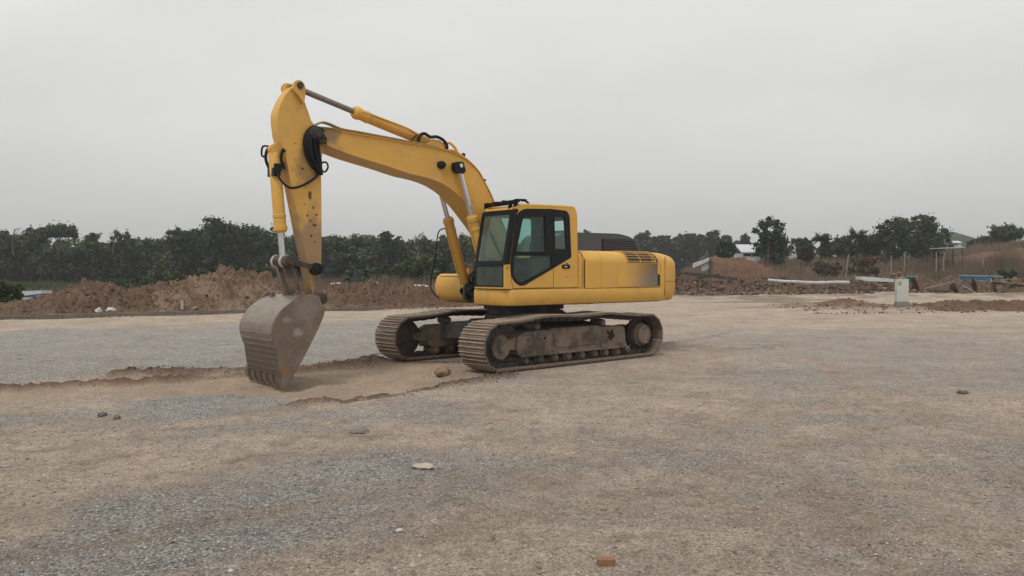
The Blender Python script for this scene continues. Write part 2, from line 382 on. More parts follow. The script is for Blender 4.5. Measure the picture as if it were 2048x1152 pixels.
REG = [  # gravel spread: outline on the ground (m), amount, softness (m)
 ([(-22, 21.5), (-15.32, 24.51), (-11.96, 27.05), (-6.37, 32.23), (-0.8, 30.5), (1.2, 24), (-0.3, 17.06), (-2.53, 16.1), (-4.91, 14.9), (-6.97, 13.95), (-8.22, 13.14), (-14, 11.4)], 0.95, 0.25),
 ([(-9, 10.5), (-5.88, 10.18), (-5.26, 9.5), (-5.64, 8.99), (-8, 8.9)], 0.8, 0.5),
 ([(-5.46, 11.18), (-4.98, 11.73), (-4.0, 12.03), (-2.9, 11.18), (-2.96, 10.44), (-3.57, 9.83), (-4.61, 9.73)], 1.25, 0.4),
 ([(-4.03, 8.51), (-3.02, 9.41), (-2.13, 10.5), (-0.17, 11.64), (2.24, 13.0), (2.11, 11.64), (-0.15, 10.0), (-1.51, 9.35), (-2.73, 8.51), (-3.51, 7.92)], 0.74, 0.8),
 ([(-4.2, 4.9), (-3.39, 5.4), (-3.28, 6.13), (-2.69, 7.04), (-2.13, 7.6), (-1.13, 8.26), (-0.12, 8.03), (0.1, 6.87), (-0.5, 5.75), (-1.2, 5.1), (-1.5, 4.48), (-1.8, 3.0), (-4.0, 3.0)], 0.86, 0.5),
 ([(5.22, 25.05), (10.2, 24.0), (17, 21.08), (9.5, 11.2), (4.62, 11.18), (2.25, 12.0)], 0.55, 1.6),
 ([(2.09, 11.18), (4.14, 10.0), (3.57, 8.33), (2.16, 7.8), (0.92, 8.71)], 0.45, 1.2),
 ([(3.9, 8.03), (6.5, 8.9), (5.0, 5.7), (3.3, 6.2)], 0.7, 0.8),
 ([(1.75, 5.32), (2.46, 5.53), (2.8, 4.6), (1.86, 4.3), (1.55, 4.7)], 0.5, 0.5),
]
RUT = [(-16, 10.0), (-10.03, 12.55), (-8.15, 13.12), (-7.0, 13.9), (-4.91, 14.67), (-2.5, 16.0), (-1.0, 15.9), (-0.50, 14.1), (-0.62, 13.38), (-1.44, 12.23), (-2.3, 11.2), (-4.03, 12.0), (-5.15, 11.74), (-7.0, 11.28), (-8.65, 10.78), (-14, 8.6)]
RUT_A = [(-16, 9.8), (-9.9, 12.24), (-8.0, 12.78), (-7.18, 13.14), (-6.25, 13.38), (-4.81, 14.40), (-2.5, 15.95), (-0.9, 15.95)]
RUT_B = [(-6.9, 14.04), (-4.88, 14.72), (-2.57, 16.0)]
RUT_C = [(-2.75, 10.85), (-1.92, 11.88), (-0.48, 13.45), (0.0, 13.9)]
RUT_R1 = [(3.3, 18.9), (4.4, 20.4), (5.8, 22.4)]; RUT_R2 = [(2.9, 16.8), (4.5, 17.9), (6.3, 18.9)]
BUMPS = [(17.5, 37.2, 5.0, 1.7, .22), (21, 35.8, 3.6, 1.3, .22), (14.6, 40, 2.6, 1.4, .2), (23, 40, 6, 1.6, .25), (12.6, 37.2, 2.2, .8, .10)]
EARTH = [([(-6.02, 8.03), (-5.33, 8.51), (-4.24, 7.92), (-3.42, 7.7), (-2.71, 8.77), (-1.51, 9.35), (-0.37, 9.35), (-0.13, 8.51), (-1.15, 8.39), (-2.19, 7.7), (-2.81, 7.13), (-3.35, 6.26), (-3.47, 5.53), (-3.92, 5.22)], 1.0, .35), ([(-6.74, 8.99), (-5.53, 8.83), (-4.36, 9.2), (-3.37, 9.6), (-2.54, 10.29), (-1.96, 10.56), (-3.0, 9.35), (-3.79, 8.56), (-5.11, 8.15), (-5.93, 7.92)], .8, .25), ([(-0.16, 11.18), (2.79, 12.13), (3.02, 10.37), (1.36, 8.03), (1.83, 6.26), (0.79, 4.69), (-0.36, 4.69), (-0.28, 6.26), (0.13, 8.03)], .65, .6)]   # bare compacted earth
def ground_fields(x, y):
    warpx = x + (fbm(x, y, 0.9, 5) - .5) * 1.1; warpy = y + (fbm(x, y, 0.9, 9) - .5) * 1.1
    g = 0.20 + 1.15 * (fbm(x * 0.45 + y * .12, y - x * .25, 0.55, 21, 5, .62) - .5)
    for poly, amt, soft in REG:
        d = sdf(warpx, warpy, poly); g = np.maximum(g, amt * .82 * (1 - sm(-soft * 1.3, soft * 1.2, d)) + g * .35)
    bare = np.zeros_like(x)
    for poly, amt, soft in EARTH: bare = np.maximum(bare, amt * (1 - sm(-soft, soft, sdf(warpx, warpy, poly))))
    g = g * (1 - .8 * bare)
    fine = fbm(x, y, 2.2, 33, 4, .7)
    g = g + (fine - .5) * 0.9 + (fbm(x * .7, y * 2.2, 1.1, 37, 4, .65) - .5) * .8
    rut = sdf(x + (fbm(x, y, 2.0, 3) - .5) * .35, y + (fbm(x, y, 2.0, 4) - .5) * .35, RUT)
    inr = 1 - sm(-.15, .12, rut); g = g * (1 - inr * .93)
    # the beaten road beyond: from the left edge, widening to the right
    edge_n = 0.515 * x + 33.6; t = sm(-3.0, 1.5, y - np.where(x < -1, edge_n, np.where(x < 6, 33.1 - (x + 1) * 0.5, 29.6 - (x - 6) * 0.18)) + (fbm(x, y, .5, 44) - .5) * 4)
    g = g * (1 - t); road = t
    # dark disturbed soil lines
    soil = np.zeros_like(x); h = (fbm(x, y, 1.3, 50) - .5) * .045 + (fbm(x, y, 6.0, 51) - .5) * .016 + (fbm(x, y, 0.18, 52) - .5) * .12
    near = 1 - sm(20, 45, y)
    h = h * (0.25 + .75 * near) + (fbm(x, y, 22.0, 53, 2) - .5) * .010 * (1 - sm(10, 18, y))
    h += inr * (-.075) + inr * (fbm(x, y, 3.0, 60) - .5) * .07
    wob = (fbm(x, y, 1.7, 61) - .5) * .4
    for pl, amp in ((RUT_A, .055), (RUT_B, .05), (RUT_C, .04), (RUT_R1, .03), (RUT_R2, .035)):
        d, s_ = linedist(x + wob, y + wob, pl)
        brk = sm(.25, .5, fbm(x, y, .8, 70))
        h += 1.3 * amp * np.exp(-(d / .11) ** 2) * (.5 + brk) * (.6 + fbm(x, y, 7, 71))
        soil = np.maximum(soil, np.exp(-(d / .15) ** 2) * (.6 + .4 * brk) * (1.0 if pl is not RUT_R1 and pl is not RUT_R2 else .38))
    # slot behind the bucket
    d, s_ = linedist(x, y, [(-5.1, 12.6), (-3.2, 12.9), (-1.6, 14.0)]); h -= .05 * np.exp(-(d / .35) ** 2)
    tr_ = np.zeros_like(x)
    for (p0, p1) in (((-4, 4.2), (7.5, 13.5)), ((-2.6, 3.8), (9.0, 13.0)), ((-9, 7.2), (3.5, 11.2)), ((2.2, 4.5), (5.2, 24)), ((3.9, 4.5), (7.4, 24))):
        d, s_ = linedist(x + wob * 1.2, y + wob, [p0, p1]); tr_ = np.maximum(tr_, np.exp(-(d / .17) ** 2) * sm(.35, .55, fbm(x, y, .6, 101)))
    h -= tr_ * .018; h += tr_ * .008 * np.sin(x * 34 + y * 21)
    g = g * (1 - .45 * tr_); soil = np.maximum(soil, tr_ * .16)
    ruts = 0.012 * np.sin(y * 3.1 + np.sin(x * .22) * 2.5 + x * .25) * road
    h += ruts
    mound = np.zeros_like(x)
    for bx, by, sx_, sy_, hh in BUMPS:
        e_ = np.exp(-((x - bx) / sx_) ** 2 - ((y - by) / sy_) ** 2)
        mound = np.maximum(mound, e_ * hh)
    mo = mound * (.45 + 1.1 * fbm(x, y, 1.1, 80, 5, .62)); h += mo
    soil = np.maximum(soil, sm(.05, .2, mo) * .55)
    soil = np.maximum(soil, sm(8, 14, x) * sm(34, 37, y) * (1 - sm(62, 70, y)) * sm(.42, .62, fbm(x * .5, y * .8, .5, 120, 5, .65)) * .6)
    # loose bits of darker soil and clods
    cl = sm(.66, .78, fbm(x, y, 2.6, 90, 5, .7)); soil = np.maximum(soil, cl * .38); h += cl * .008
    # land beyond the road: rougher, then rising towards the right
    far = sm(44, 60, y); h += far * ((fbm(x, y, .12, 95) - .5) * .7 + (fbm(x, y, .5, 96) - .5) * .25) - far * .0
    clay = np.clip(inr * (.65 + .5 * (fbm(x, y, 1.0, 97) - .5)), 0, 1)
    veg = sm(50, 60, y - 15 * sm(2, 10, x))
    tan = sm(.42, .62, fbm(x * .35 + y * .25, y, .5, 98, 5, .6) + .12 * bare)
    soil = np.maximum(soil, bare * sm(.54, .70, fbm(x, y * 1.6, 1.3, 130, 5, .7)) * .42)
    # keep the machine's pads and the bucket on level ground
    cx, cy = 0.24, 16.8; c, s2 = math.cos(R(223)), math.sin(R(223))
    u = (x - cx) * c + (y - cy) * s2; v = -(x - cx) * s2 + (y - cy) * c
    pad = (1 - sm(2.2, 2.9, np.abs(u))) * (1 - sm(1.75, 2.0, np.abs(v))); h = h * (1 - pad) - .012 * pad
    return h, g, soil, clay, road, veg, tan

C0 = 4.0
rows = np.exp(np.linspace(math.log(1.2), math.log(1400), 1150)); ys = rows - C0
tt = np.concatenate([np.linspace(-4.0, -0.86, 70, endpoint=False), np.linspace(-0.86, 0.86, 960), np.linspace(0.86, 4.0, 71)[1:]])
GX = rows[:, None] * tt[None, :] * 0.80; GY = np.repeat(ys[:, None], len(tt), 1)
h, g, soil, clay, road, veg, tan = ground_fields(GX, GY)
nr, nc = GX.shape
idx = np.arange(nr * nc).reshape(nr, nc)
F = np.stack([idx[:-1, :-1], idx[:-1, 1:], idx[1:, 1:], idx[1:, :-1]], -1).reshape(-1, 4)

def ground_material():
    m = bpy.data.materials.new('dirt_and_gravel'); m.use_nodes = True; N, L = m.node_tree.nodes, m.node_tree.links
    b = N['Principled BSDF']; b.inputs['Roughness'].default_value = 0.95; b.inputs['Specular IOR Level'].default_value = 0.15
    tcn = N.new('ShaderNodeTexCoord'); vec = tcn.outputs['Object']
    def A(n): a = N.new('ShaderNodeAttribute'); a.attribute_name = n; return a.outputs['Fac']
    def noise_(sc, det=5, rough=.6):
        n = N.new('ShaderNodeTexNoise'); n.inputs['Scale'].default_value = sc; n.inputs['Detail'].default_value = det; n.inputs['Roughness'].default_value = rough
        L.new(vec, n.inputs['Vector']); return n.outputs['Fac']
    def rng_(s_, a, b_, c=0., d=1.):
        r_ = N.new('ShaderNodeMapRange'); L.new(s_, r_.inputs[0])
        for i, v in enumerate((a, b_, c, d)): r_.inputs[i + 1].default_value = v
        return r_.outputs[0]
    def mix(f, a, b_):
        mx = N.new('ShaderNodeMix'); mx.data_type = 'RGBA'
        if isinstance(f, float): mx.inputs['Factor'].default_value = f
        else: L.new(f, mx.inputs['Factor'])
        for k, v in (('A', a), ('B', b_)):
            if isinstance(v, tuple): mx.inputs[k].default_value = (*v, 1)
            else: L.new(v, mx.inputs[k])
        return mx.outputs['Result']
    def math_(op, a, b_):
        n = N.new('ShaderNodeMath'); n.operation = op
        for k, v in ((0, a), (1, b_)):
            if isinstance(v, float): n.inputs[k].default_value = v
            else: L.new(v, n.inputs[k])
        return n.outputs[0]
    # packed dirt
    dirt = mix(rng_(noise_(1.1), .38, .62), (0.475, 0.388, 0.318), (0.385, 0.308, 0.252))
    dirt = mix(rng_(noise_(.65, 7, .7), .5, .62, 0, .6), dirt, (0.30, 0.222, 0.168))
    dirt = mix(rng_(A('tan'), 0, 1, 0, .6), dirt, (0.54, 0.43, 0.345))
    dirt = mix(rng_(noise_(3.2, 7, .75), .48, .60, 0, .55), dirt, (0.29, 0.222, 0.17))
    dirt = mix(rng_(noise_(6, 7, .8), .53, .66, 0, .6), dirt, (0.50, 0.43, 0.35))
    dirt = mix(rng_(noise_(13, 7, .8), .50, .62, 0, .55), dirt, (0.20, 0.158, 0.125))
    dirt = mix(rng_(noise_(45, 4, .8), .53, .68, 0, .7), dirt, (0.37, 0.32, 0.26))
    dirt = mix(rng_(noise_(60, 3, .8), .53, .64, 0, .75), dirt, (0.115, 0.092, 0.075))  # fine dark specks: shadows of small stones painted into the dirt colour
    # crushed stone: cells of differing greys
    vo = N.new('ShaderNodeTexVoronoi'); vo.inputs['Scale'].default_value = 42; L.new(vec, vo.inputs['Vector'])
    sp = N.new('ShaderNodeSeparateColor'); L.new(vo.outputs['Color'], sp.inputs[0])
    st = mix(rng_(sp.outputs[0], 0, 1), (0.18, 0.178, 0.174), (0.58, 0.57, 0.55))
    st = mix(rng_(sp.outputs[1], .75, 1, 0, .5), st, (0.30, 0.25, 0.20))
    st = mix(rng_(vo.outputs['Distance'], .3, .75, 0, .75), st, (0.085, 0.08, 0.075))
    st = mix(rng_(noise_(2.2, 6, .7), .35, .65, 0.05, .5), st, (0.40, 0.345, 0.285))
    gf = rng_(math_('ADD', A('gravel'), math_('MULTIPLY', math_('SUBTRACT', noise_(14, 6, .8), .5), 2.2)), .22, .82)
    c = mix(gf, dirt, st)
    rd = mix(rng_(noise_(.7, 6, .65), .4, .62), (0.425, 0.345, 0.272), (0.33, 0.262, 0.205))
    rd = mix(rng_(noise_(12, 6, .75), .5, .7, 0, .5), rd, (0.30, 0.24, 0.19))
    c = mix(rng_(A('road'), 0, 1, 0, .9), c, rd)
    cl = mix(rng_(noise_(2.5, 7, .7), .4, .62), (0.40, 0.30, 0.205), (0.29, 0.205, 0.14))
    cl = mix(rng_(noise_(20, 5, .8), .52, .7, 0, .6), cl, (0.17, 0.12, 0.085))
    c = mix(rng_(A('clay'), 0, 1, 0, .85), c, cl)
    so = mix(rng_(noise_(8, 6, .8), .42, .6), (0.155, 0.098, 0.068), (0.085, 0.058, 0.043))
    c = mix(A('soil'), c, so)
    ve = mix(rng_(noise_(.35, 6, .7), .42, .6), (0.115, 0.10, 0.058), (0.165, 0.115, 0.075))
    c = mix(rng_(A('veg'), 0, 1, 0, .95), c, ve)
    for sc_, det_, lo_, hi_, a_ in ((.8, 8, .36, .64, .12), (5, 9, .38, .62, .15), (42, 6, .40, .60, .36)):
        vs_ = N.new('ShaderNodeVectorMath'); vs_.operation = 'SCALE'; L.new(c, vs_.inputs[0]); L.new(rng_(noise_(sc_, det_, .8), lo_, hi_, 1 - a_, 1 + a_), vs_.inputs['Scale']); c = vs_.outputs[0]
    L.new(c, b.inputs['Base Color'])
    bn = N.new('ShaderNodeBump'); bn.inputs['Strength'].default_value = .9; bn.inputs['Distance'].default_value = .02
    hgt = math_('ADD', math_('MULTIPLY', noise_(24, 8, .85), 1.9), math_('MULTIPLY', math_('SUBTRACT', 1.0, vo.outputs['Distance']), math_('MULTIPLY', gf, .9)))
    L.new(hgt, bn.inputs['Height'])
    L.new(bn.outputs[0], b.inputs['Normal']); return m
ground = from_arrays('ground', np.stack([GX, GY, h], -1).reshape(-1, 3), F, ground_material(), smooth=True,
    attrs={k: ('POINT', v.ravel()) for k, v in (('gravel', g), ('soil', soil), ('clay', clay), ('road', road), ('veg', veg), ('tan', tan))})
tag(ground, kind='structure')
def gh(x, y):
    return float(ground_fields(np.array([[float(x)]]), np.array([[float(y)]]))[0][0, 0])

# ================================================================= THE EXCAVATOR (x forward, y towards its left side, z up)
ex = empty('excavator', (0.24, 16.8, 0), R(220))
tag(ex, 'yellow crawler excavator with muddy tracks, bucket resting on the ground', 'excavator')
TR = R(3)                                                   # undercarriage is turned 3 degrees against the upper body
def under(o): o.rotation_euler = (0, 0, TR); return o

# ---- tracks
def track_path():
    """closed path of the shoe plates' centre line (u, z), counter-clockwise seen from -y"""
    cf, cr_, r = (2.075, .445), (-2.08, .445), .405
    pts = []
    for k in range(0, 13):                                  # front: from the bottom round to the top
        a = R(-90 + 15 * k); pts.append((cf[0] + r * math.cos(a), cf[1] + r * math.sin(a)))
    pts += [(1.55, .872), (1.05, .925), (.55, .925), (0.1, .905), (-.4, .915), (-.85, .925), (-1.3, .885), (-1.7, .855)]
    for k in range(0, 13):
        a = R(90 + 15 * k); pts.append((cr_[0] + r * math.cos(a), cr_[1] + r * math.sin(a)))
    pts += [(-1.2, .04), (0, .04), (1.2, .04)]
    return pts
PATH = smooth_line(track_path(), 6, closed=True)
def resample(P, n):
    P = [Vector(p) for p in P]; L_ = [0]
    for i in range(len(P)): L_.append(L_[-1] + (P[(i + 1) % len(P)] - P[i]).length)
    out = []; tot = L_[-1]; j = 0
    for k in range(n):
        s_ = tot * k / n
        while L_[j + 1] < s_: j += 1
        t = (s_ - L_[j]) / (L_[j + 1] - L_[j]); a, b = P[j], P[(j + 1) % len(P)]
        out.append((a.lerp(b, t), (b - a).normalized()))
    return out, tot
NSHOE = 50
shoes, plen = resample(PATH, NSHOE)
pitch = plen / NSHOE
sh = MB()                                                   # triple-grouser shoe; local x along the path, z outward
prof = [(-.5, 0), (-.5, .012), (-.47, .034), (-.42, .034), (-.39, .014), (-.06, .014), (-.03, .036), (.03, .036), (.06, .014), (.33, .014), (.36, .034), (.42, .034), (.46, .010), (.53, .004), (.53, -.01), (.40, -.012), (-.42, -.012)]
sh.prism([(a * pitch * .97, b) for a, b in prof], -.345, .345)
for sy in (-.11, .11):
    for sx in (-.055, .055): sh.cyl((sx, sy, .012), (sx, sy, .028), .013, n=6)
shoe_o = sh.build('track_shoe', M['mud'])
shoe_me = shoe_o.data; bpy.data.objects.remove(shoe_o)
def shoe_matrix(p, d, v):
    # outward normal: path runs bottom-front-top-rear, so outward is to the right of d
    n = Vector((d.y, -d.x))
    return Matrix(((d.x, 0, n.x, p.x), (0, -1, 0, v), (d.y, 0, n.y, p.y), (0, 0, 0, 1)))
lk = MB()                                                   # chain link
lkp = rpoly([(-.12, -.012), (.12, -.012), (.115, -.085), (.06, -.10), (-.06, -.10), (-.115, -.085)], .03, 3)
for v0, v1 in ((-.10, -.065), (.065, .10)): lk.prism(lkp, v0, v1)
lk.cyl((-.07, -.11, -.055), (-.07, .11, -.055), .026, n=10)
link_me_o = lk.build('link', M['greasy']); link_me = link_me_o.data; bpy.data.objects.remove(link_me_o)
for vc in (1.295, -1.33):
    sgn = 1 if vc > 0 else -1
    ch = bmesh.new()
    for p, d in shoes:
        t = bmesh.new(); t.from_mesh(link_me); t.transform(shoe_matrix(p, d, vc)); tm = bpy.data.meshes.new('t'); t.to_mesh(tm); ch.from_mesh(tm); t.free(); bpy.data.meshes.remove(tm)
    me = bpy.data.meshes.new('track_chain'); ch.to_mesh(me); ch.free()
    track = under(finish('track', me, M['greasy'], ex))
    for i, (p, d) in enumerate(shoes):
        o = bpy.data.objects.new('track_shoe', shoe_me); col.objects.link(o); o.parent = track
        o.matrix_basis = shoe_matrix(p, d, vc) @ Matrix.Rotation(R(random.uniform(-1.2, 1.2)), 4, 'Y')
    # side frame
    m = MB()
    o0, o1 = vc - .19, vc + .19
    top = [(1.56, .27), (1.60, .42), (1.56, .60), (1.40, .665), (.80, .675), (.70, .70), (-.60, .70), (-.72, .665), (-1.36, .655), (-1.42, .60), (-1.47, .30), (-1.40, .235), (1.45, .225)]
    m.prism(top, o0, o1, bev=.03)
    m.prism(rpoly([(.62, .34), (.66, .62), (.60, .685), (-.62, .685), (-.68, .62), (-.64, .34)], .03), vc + sgn * .17, vc + sgn * .205, bev=.01)     # raised middle panel
    m.box(-1.38, 1.50, min(vc + sgn * .15, vc + sgn * .235), max(vc + sgn * .15, vc + sgn * .235), .222, .262, bev=.012)                           # lower lip
    m.prism(rpoly([(1.25, .34), (1.50, .34), (1.90, .39), (1.95, .50), (1.50, .60), (1.25, .58)], .04), vc - .15, vc - .11, bev=.01)               # idler yoke plates
    m.prism(rpoly([(1.25, .34), (1.50, .34), (1.90, .39), (1.95, .50), (1.50, .60), (1.25, .58)], .04), vc + .11, vc + .15, bev=.01)
    m.prism(rpoly([(-1.30, .30), (-1.30, .62), (-1.75, .66), (-2.1, .60), (-2.1, .30), (-1.75, .24)], .06), vc - .19, vc - .12, bev=.015)          # motor bracket
    for (a, b_) in ((1.32, .50), (.86, .50), (.72, .50)):
        m.cyl((a, vc + sgn * .188, b_), (a, vc + sgn * .196, b_), .028, n=12)
    under(m.build('track_frame', M['mudframe'], ex))
    side = vc + sgn * .192
    for (a, b_, r_) in ((1.32, .515, .020), (.88, .53, .026), (1.00, .51, .014)):
        m = MB(); m.cyl((a, side, b_), (a, side + sgn * .006, b_), r_, n=12); under(m.build('bolt_hole', M['black'], ex))
    m = MB()
    for (a, b_) in ((-.96, .52), (-.90, .55), (-.99, .47), (-1.04, .52), (-.94, .46), (-1.02, .57), (-1.07, .47), (-1.0, .42)):                     # ragged opening in the rear of the frame
        m.cyl((a, side, b_), (a, side + sgn * .006, b_), .036, n=7)
    under(m.build('frame_opening', M['black'], ex))
    # idler and drive sprocket
    m = MB(); ci = Vector((2.075, vc, .445))
    m.lathe(ci + Vector((0, -.14, 0)), (0, 1, 0), [(0, .10), (0, .12), (.02, .14), (.05, .33), (.07, .345), (.07, .372), (.21, .372), (.21, .345), (.23, .33), (.26, .14), (.28, .12), (.28, .10)], 36)
    idl = under(m.build('idler_wheel', M['greasy'], ex))
    m = MB(); m.lathe(ci + Vector((-.10, sgn * .12, -.02)), (0, sgn, 0), [(0, .235), (.05, .232), (.08, .215), (.085, .10), (.10, .08)], 10)
    m.cyl(ci + Vector((-.10, sgn * .2, .10)), ci + Vector((-.10, sgn * .215, .10)), .02, n=8)
    m.cyl(ci + Vector((-.02, sgn * .2, -.08)), ci + Vector((-.02, sgn * .215, -.08)), .02, n=8)
    m.build('idler_cap', M['mudframe'], idl)
    cs = Vector((-2.02, vc, .445)); m = MB()
    star = []
    for k in range(42):
        a = 2 * math.pi * k / 42; r_ = .345 if k % 2 else .30
        star.append((cs.x + r_ * math.cos(a), cs.z + r_ * math.sin(a)))
    m.prism(star, vc - .035, vc + .035)
    spr = under(m.build('drive_sprocket', M['greasy'], ex))
    m = MB(); m.lathe(cs + Vector((0, -sgn * .14, 0)), (0, sgn, 0), [(0, .24), (.09, .25), (.10, .30), (.15, .30), (.16, .245), (.30, .24), (.31, .215), (.375, .205), (.40, .18), (.402, .05)], 28)
    for k in range(14):
        a = 2 * math.pi * k / 14; q = cs + Vector((.272 * math.cos(a), 0, .272 * math.sin(a)))
        m.cyl(q + Vector((0, sgn * .01, 0)), q + Vector((0, sgn * .035, 0)), .016, n=6)
    m.build('travel_motor', M['mudframe'], spr)
    for a in (1.36, .975, .59, .22, -.155, -.53, -.86, -1.225, -1.545):                       # lower rollers
        m = MB(); m.lathe((a, vc - .20, .155), (0, 1, 0), [(0, .03), (.005, .062), (.03, .075), (.07, .078), (.08, .10), (.14, .10), (.15, .075), (.25, .075), (.26, .10), (.32, .10), (.33, .078), (.37, .075), (.395, .062), (.40, .03)], 18)
        m.cyl((a, vc + sgn * .19, .155), (a, vc + sgn * .212, .155), .028, n=6)
        m.box(a - .075, a + .075, vc - .165, vc - .15, .13, .24); m.box(a - .075, a + .075, vc + .15, vc + .165, .13, .24)
        under(m.build('track_roller', M['mudframe'], ex))
    for a, z_ in ((1.03, .755), (-.81, .745)):
        m = MB(); m.lathe((a, vc - .16, z_), (0, 1, 0), [(0, .03), (0, .06), (.04, .075), (.27, .075), (.31, .07), (.33, .045), (.33, .02)] if sgn > 0 else [(0, .03), (0, .045), (.02, .07), (.06, .075), (.29, .075), (.33, .06), (.33, .03)], 18)
        m.box(a - .05, a + .05, vc - .05, vc + .05, .62, .74)
        under(m.build('carrier_roller', M['mudframe'], ex))
# ---- car body and swing ring
m = MB()
m.prism(rpoly([(-.95, .40), (.95, .40), (.85, .80), (-.85, .80)], .05), -.72, .72, bev=.03)
for sy in (-1, 1):
    for sx in (-1, 1):
        P = [(sx * .25, sy * .5, .42), (sx * .95, sy * .5, .42), (sx * 1.28, sy * 1.12, .40), (sx * .70, sy * 1.12, .40)]
        T = [(sx * .25, sy * .5, .80), (sx * .92, sy * .5, .80), (sx * 1.26, sy * 1.12, .66), (sx * .72, sy * 1.12, .66)]
        vs = [m.bm.verts.new(p) for p in P + T]
        for f in ((0, 1, 2, 3), (7, 6, 5, 4), (0, 4, 5, 1), (1, 5, 6, 2), (2, 6, 7, 3), (3, 7, 4, 0)): m.bm.faces.new([vs[i] for i in f])
        m._bev(vs, .02)
under(m.build('car_body', M['under'], ex))
m = MB(); m.lathe((0, 0, .80), (0, 0, 1), [(0, .60), (0, .80), (.10, .80), (.11, .74), (.20, .74), (.21, .82), (.30, .82), (.36, .82)], 48)
for k in range(36):
    a = 2 * math.pi * k / 36; m.cyl((.86 * math.cos(a) * .9, .86 * math.sin(a) * .9, 1.0), (.86 * math.cos(a) * .9, .86 * math.sin(a) * .9, 1.03), .018, n=6)
m.build('swing_ring', M['under'], ex)
# ---- upper deck
m = MB()
m.prism(rpoly([(-2.7, -1.36), (.9, -1.36), (1.0, -.42), (1.2, .38), (1.55, .44), (1.55, 1.33), (-2.7, 1.33)], .06), 1.125, 1.21, bev=.01, f=lambda a, b, t: (a, b, t))
m.prism(rpoly([(.1, 1.2), (1.32, 1.2), (1.30, 1.50), (1.15, 1.56), (.75, 1.75), (.45, 1.98), (.2, 1.98), (.02, 1.7)], .05), -.33, -.27, bev=.008)      # boom bracket plates
m.prism(rpoly([(.1, 1.2), (1.32, 1.2), (1.30, 1.50), (1.15, 1.56), (.75, 1.75), (.45, 1.98), (.2, 1.98), (.02, 1.7)], .05), .33, .39, bev=.008)
m.build('swing_frame', M['under'], ex)
m = MB()
path = rpoly([(-2.72, 1.40), (1.585, 1.40), (1.60, .42)], [0, .22, 0], 6)
pr = [(0, 1.155), (.0, 1.38), (-.012, 1.425), (-.05, 1.435), (-.09, 1.435), (-.09, 1.145), (-.04, 1.135), (-.014, 1.14)]
rings = []
for i, (a, b_) in enumerate(path):
    p = Vector((a, b_)); q0 = Vector(path[max(i - 1, 0)]); q1 = Vector(path[min(i + 1, len(path) - 1)]); d = (q1 - q0).normalized(); n_ = Vector((-d.y, d.x))
    bulge = 0.035
    ring = []
    for (o_, z_) in pr + []:
        ring.append(m.bm.verts.new((p.x + n_.x * o_, p.y + n_.y * o_, z_)))
    # slightly swollen outer face
    rings.append(ring)
k_ = len(pr)
for i in range(len(rings) - 1):
    for j in range(k_): m.bm.faces.new([rings[i][j], rings[i][(j + 1) % k_], rings[i + 1][(j + 1) % k_], rings[i + 1][j]])
m.bm.faces.new(rings[0]); m.bm.faces.new(list(reversed(rings[-1])))
m.build('side_skirt', M['yellow'], ex, sharp=50)

# ---- cab
cab = MB()
V0, V1 = .47, 1.37                                        # right and left faces of the cab
OUT = [(1.60, 1.445), (1.60, 1.88), (1.53, 2.33), (1.415, 2.86), (1.27, 2.965), (1.10, 2.985), (.02, 3.005), (-.12, 2.965), (-.185, 2.84), (-.20, 1.445)]
OUTL = rpoly(OUT, [0, .1, .1, .06, .05, .05, .1, .12, .12, 0], 4)
BLK = rpoly([(1.33, 2.83), (1.16, 2.91), (.52, 2.935), (.10, 2.92), (.02, 2.84), (-.03, 2.03), (.44, 1.82), (1.16, 1.506), (1.27, 1.492), (1.42, 1.57), (1.495, 1.70), (1.507, 1.88), (1.425, 2.42)],
            [.08, .06, .05, .08, .06, .02, .02, .1, .06, .1, .08, .08, .1], 4)
cab.plate(OUTL, [BLK], V1 - .04, V1)
RW = [rpoly([(.22, 2.02), (.22, 2.80), (1.28, 2.78), (1.42, 2.02)], .05, 3)]
cab.plate(OUTL, RW, V0, V0 + .03)
cab.plate([(V0 + .03, 1.445), (V1 - .04, 1.445), (V1 - .04, 2.88), (V0 + .03, 2.88)], [rpoly([(V0 + .12, 2.1), (V1 - .13, 2.1), (V1 - .13, 2.76), (V0 + .12, 2.76)], .06, 3)], -.20, -.165, f=lambda a, b, t: (t, a, b))
cab.prism([(1.50, 1.447), (1.52, 1.447), (1.60, 1.447), (1.585, 1.49), (-.16, 1.49), (-.16, 1.447)], V0 + .031, V1 - .041)
cab_o = cab.build('cab', M['yellow_clean'], ex, sharp=30)
m = MB()
m.prism(rpoly([(1.425, 2.885), (1.28, 2.972), (1.10, 2.992), (.02, 3.012), (-.125, 2.972), (-.19, 2.86), (-.14, 2.85), (-.05, 2.90), (1.2, 2.90)], [.02, .05, .05, .1, .1, .02, .02, .02, .02], 4), V0 + .035, V1 - .045, bev=0)
# rounded edge rails of the roof
edge = smooth_line([(1.40, 2.895), (1.27, 2.955), (1.10, 2.972), (.02, 2.992), (-.11, 2.955), (-.165, 2.86)], 5)
for vv in (V0 + .025, V1 - .03): m.tube([(a, vv, b) for a, b in edge], .034, n=12, smooth=0)
m.build('roof', M['yellow_clean'], cab_o, sharp=60)
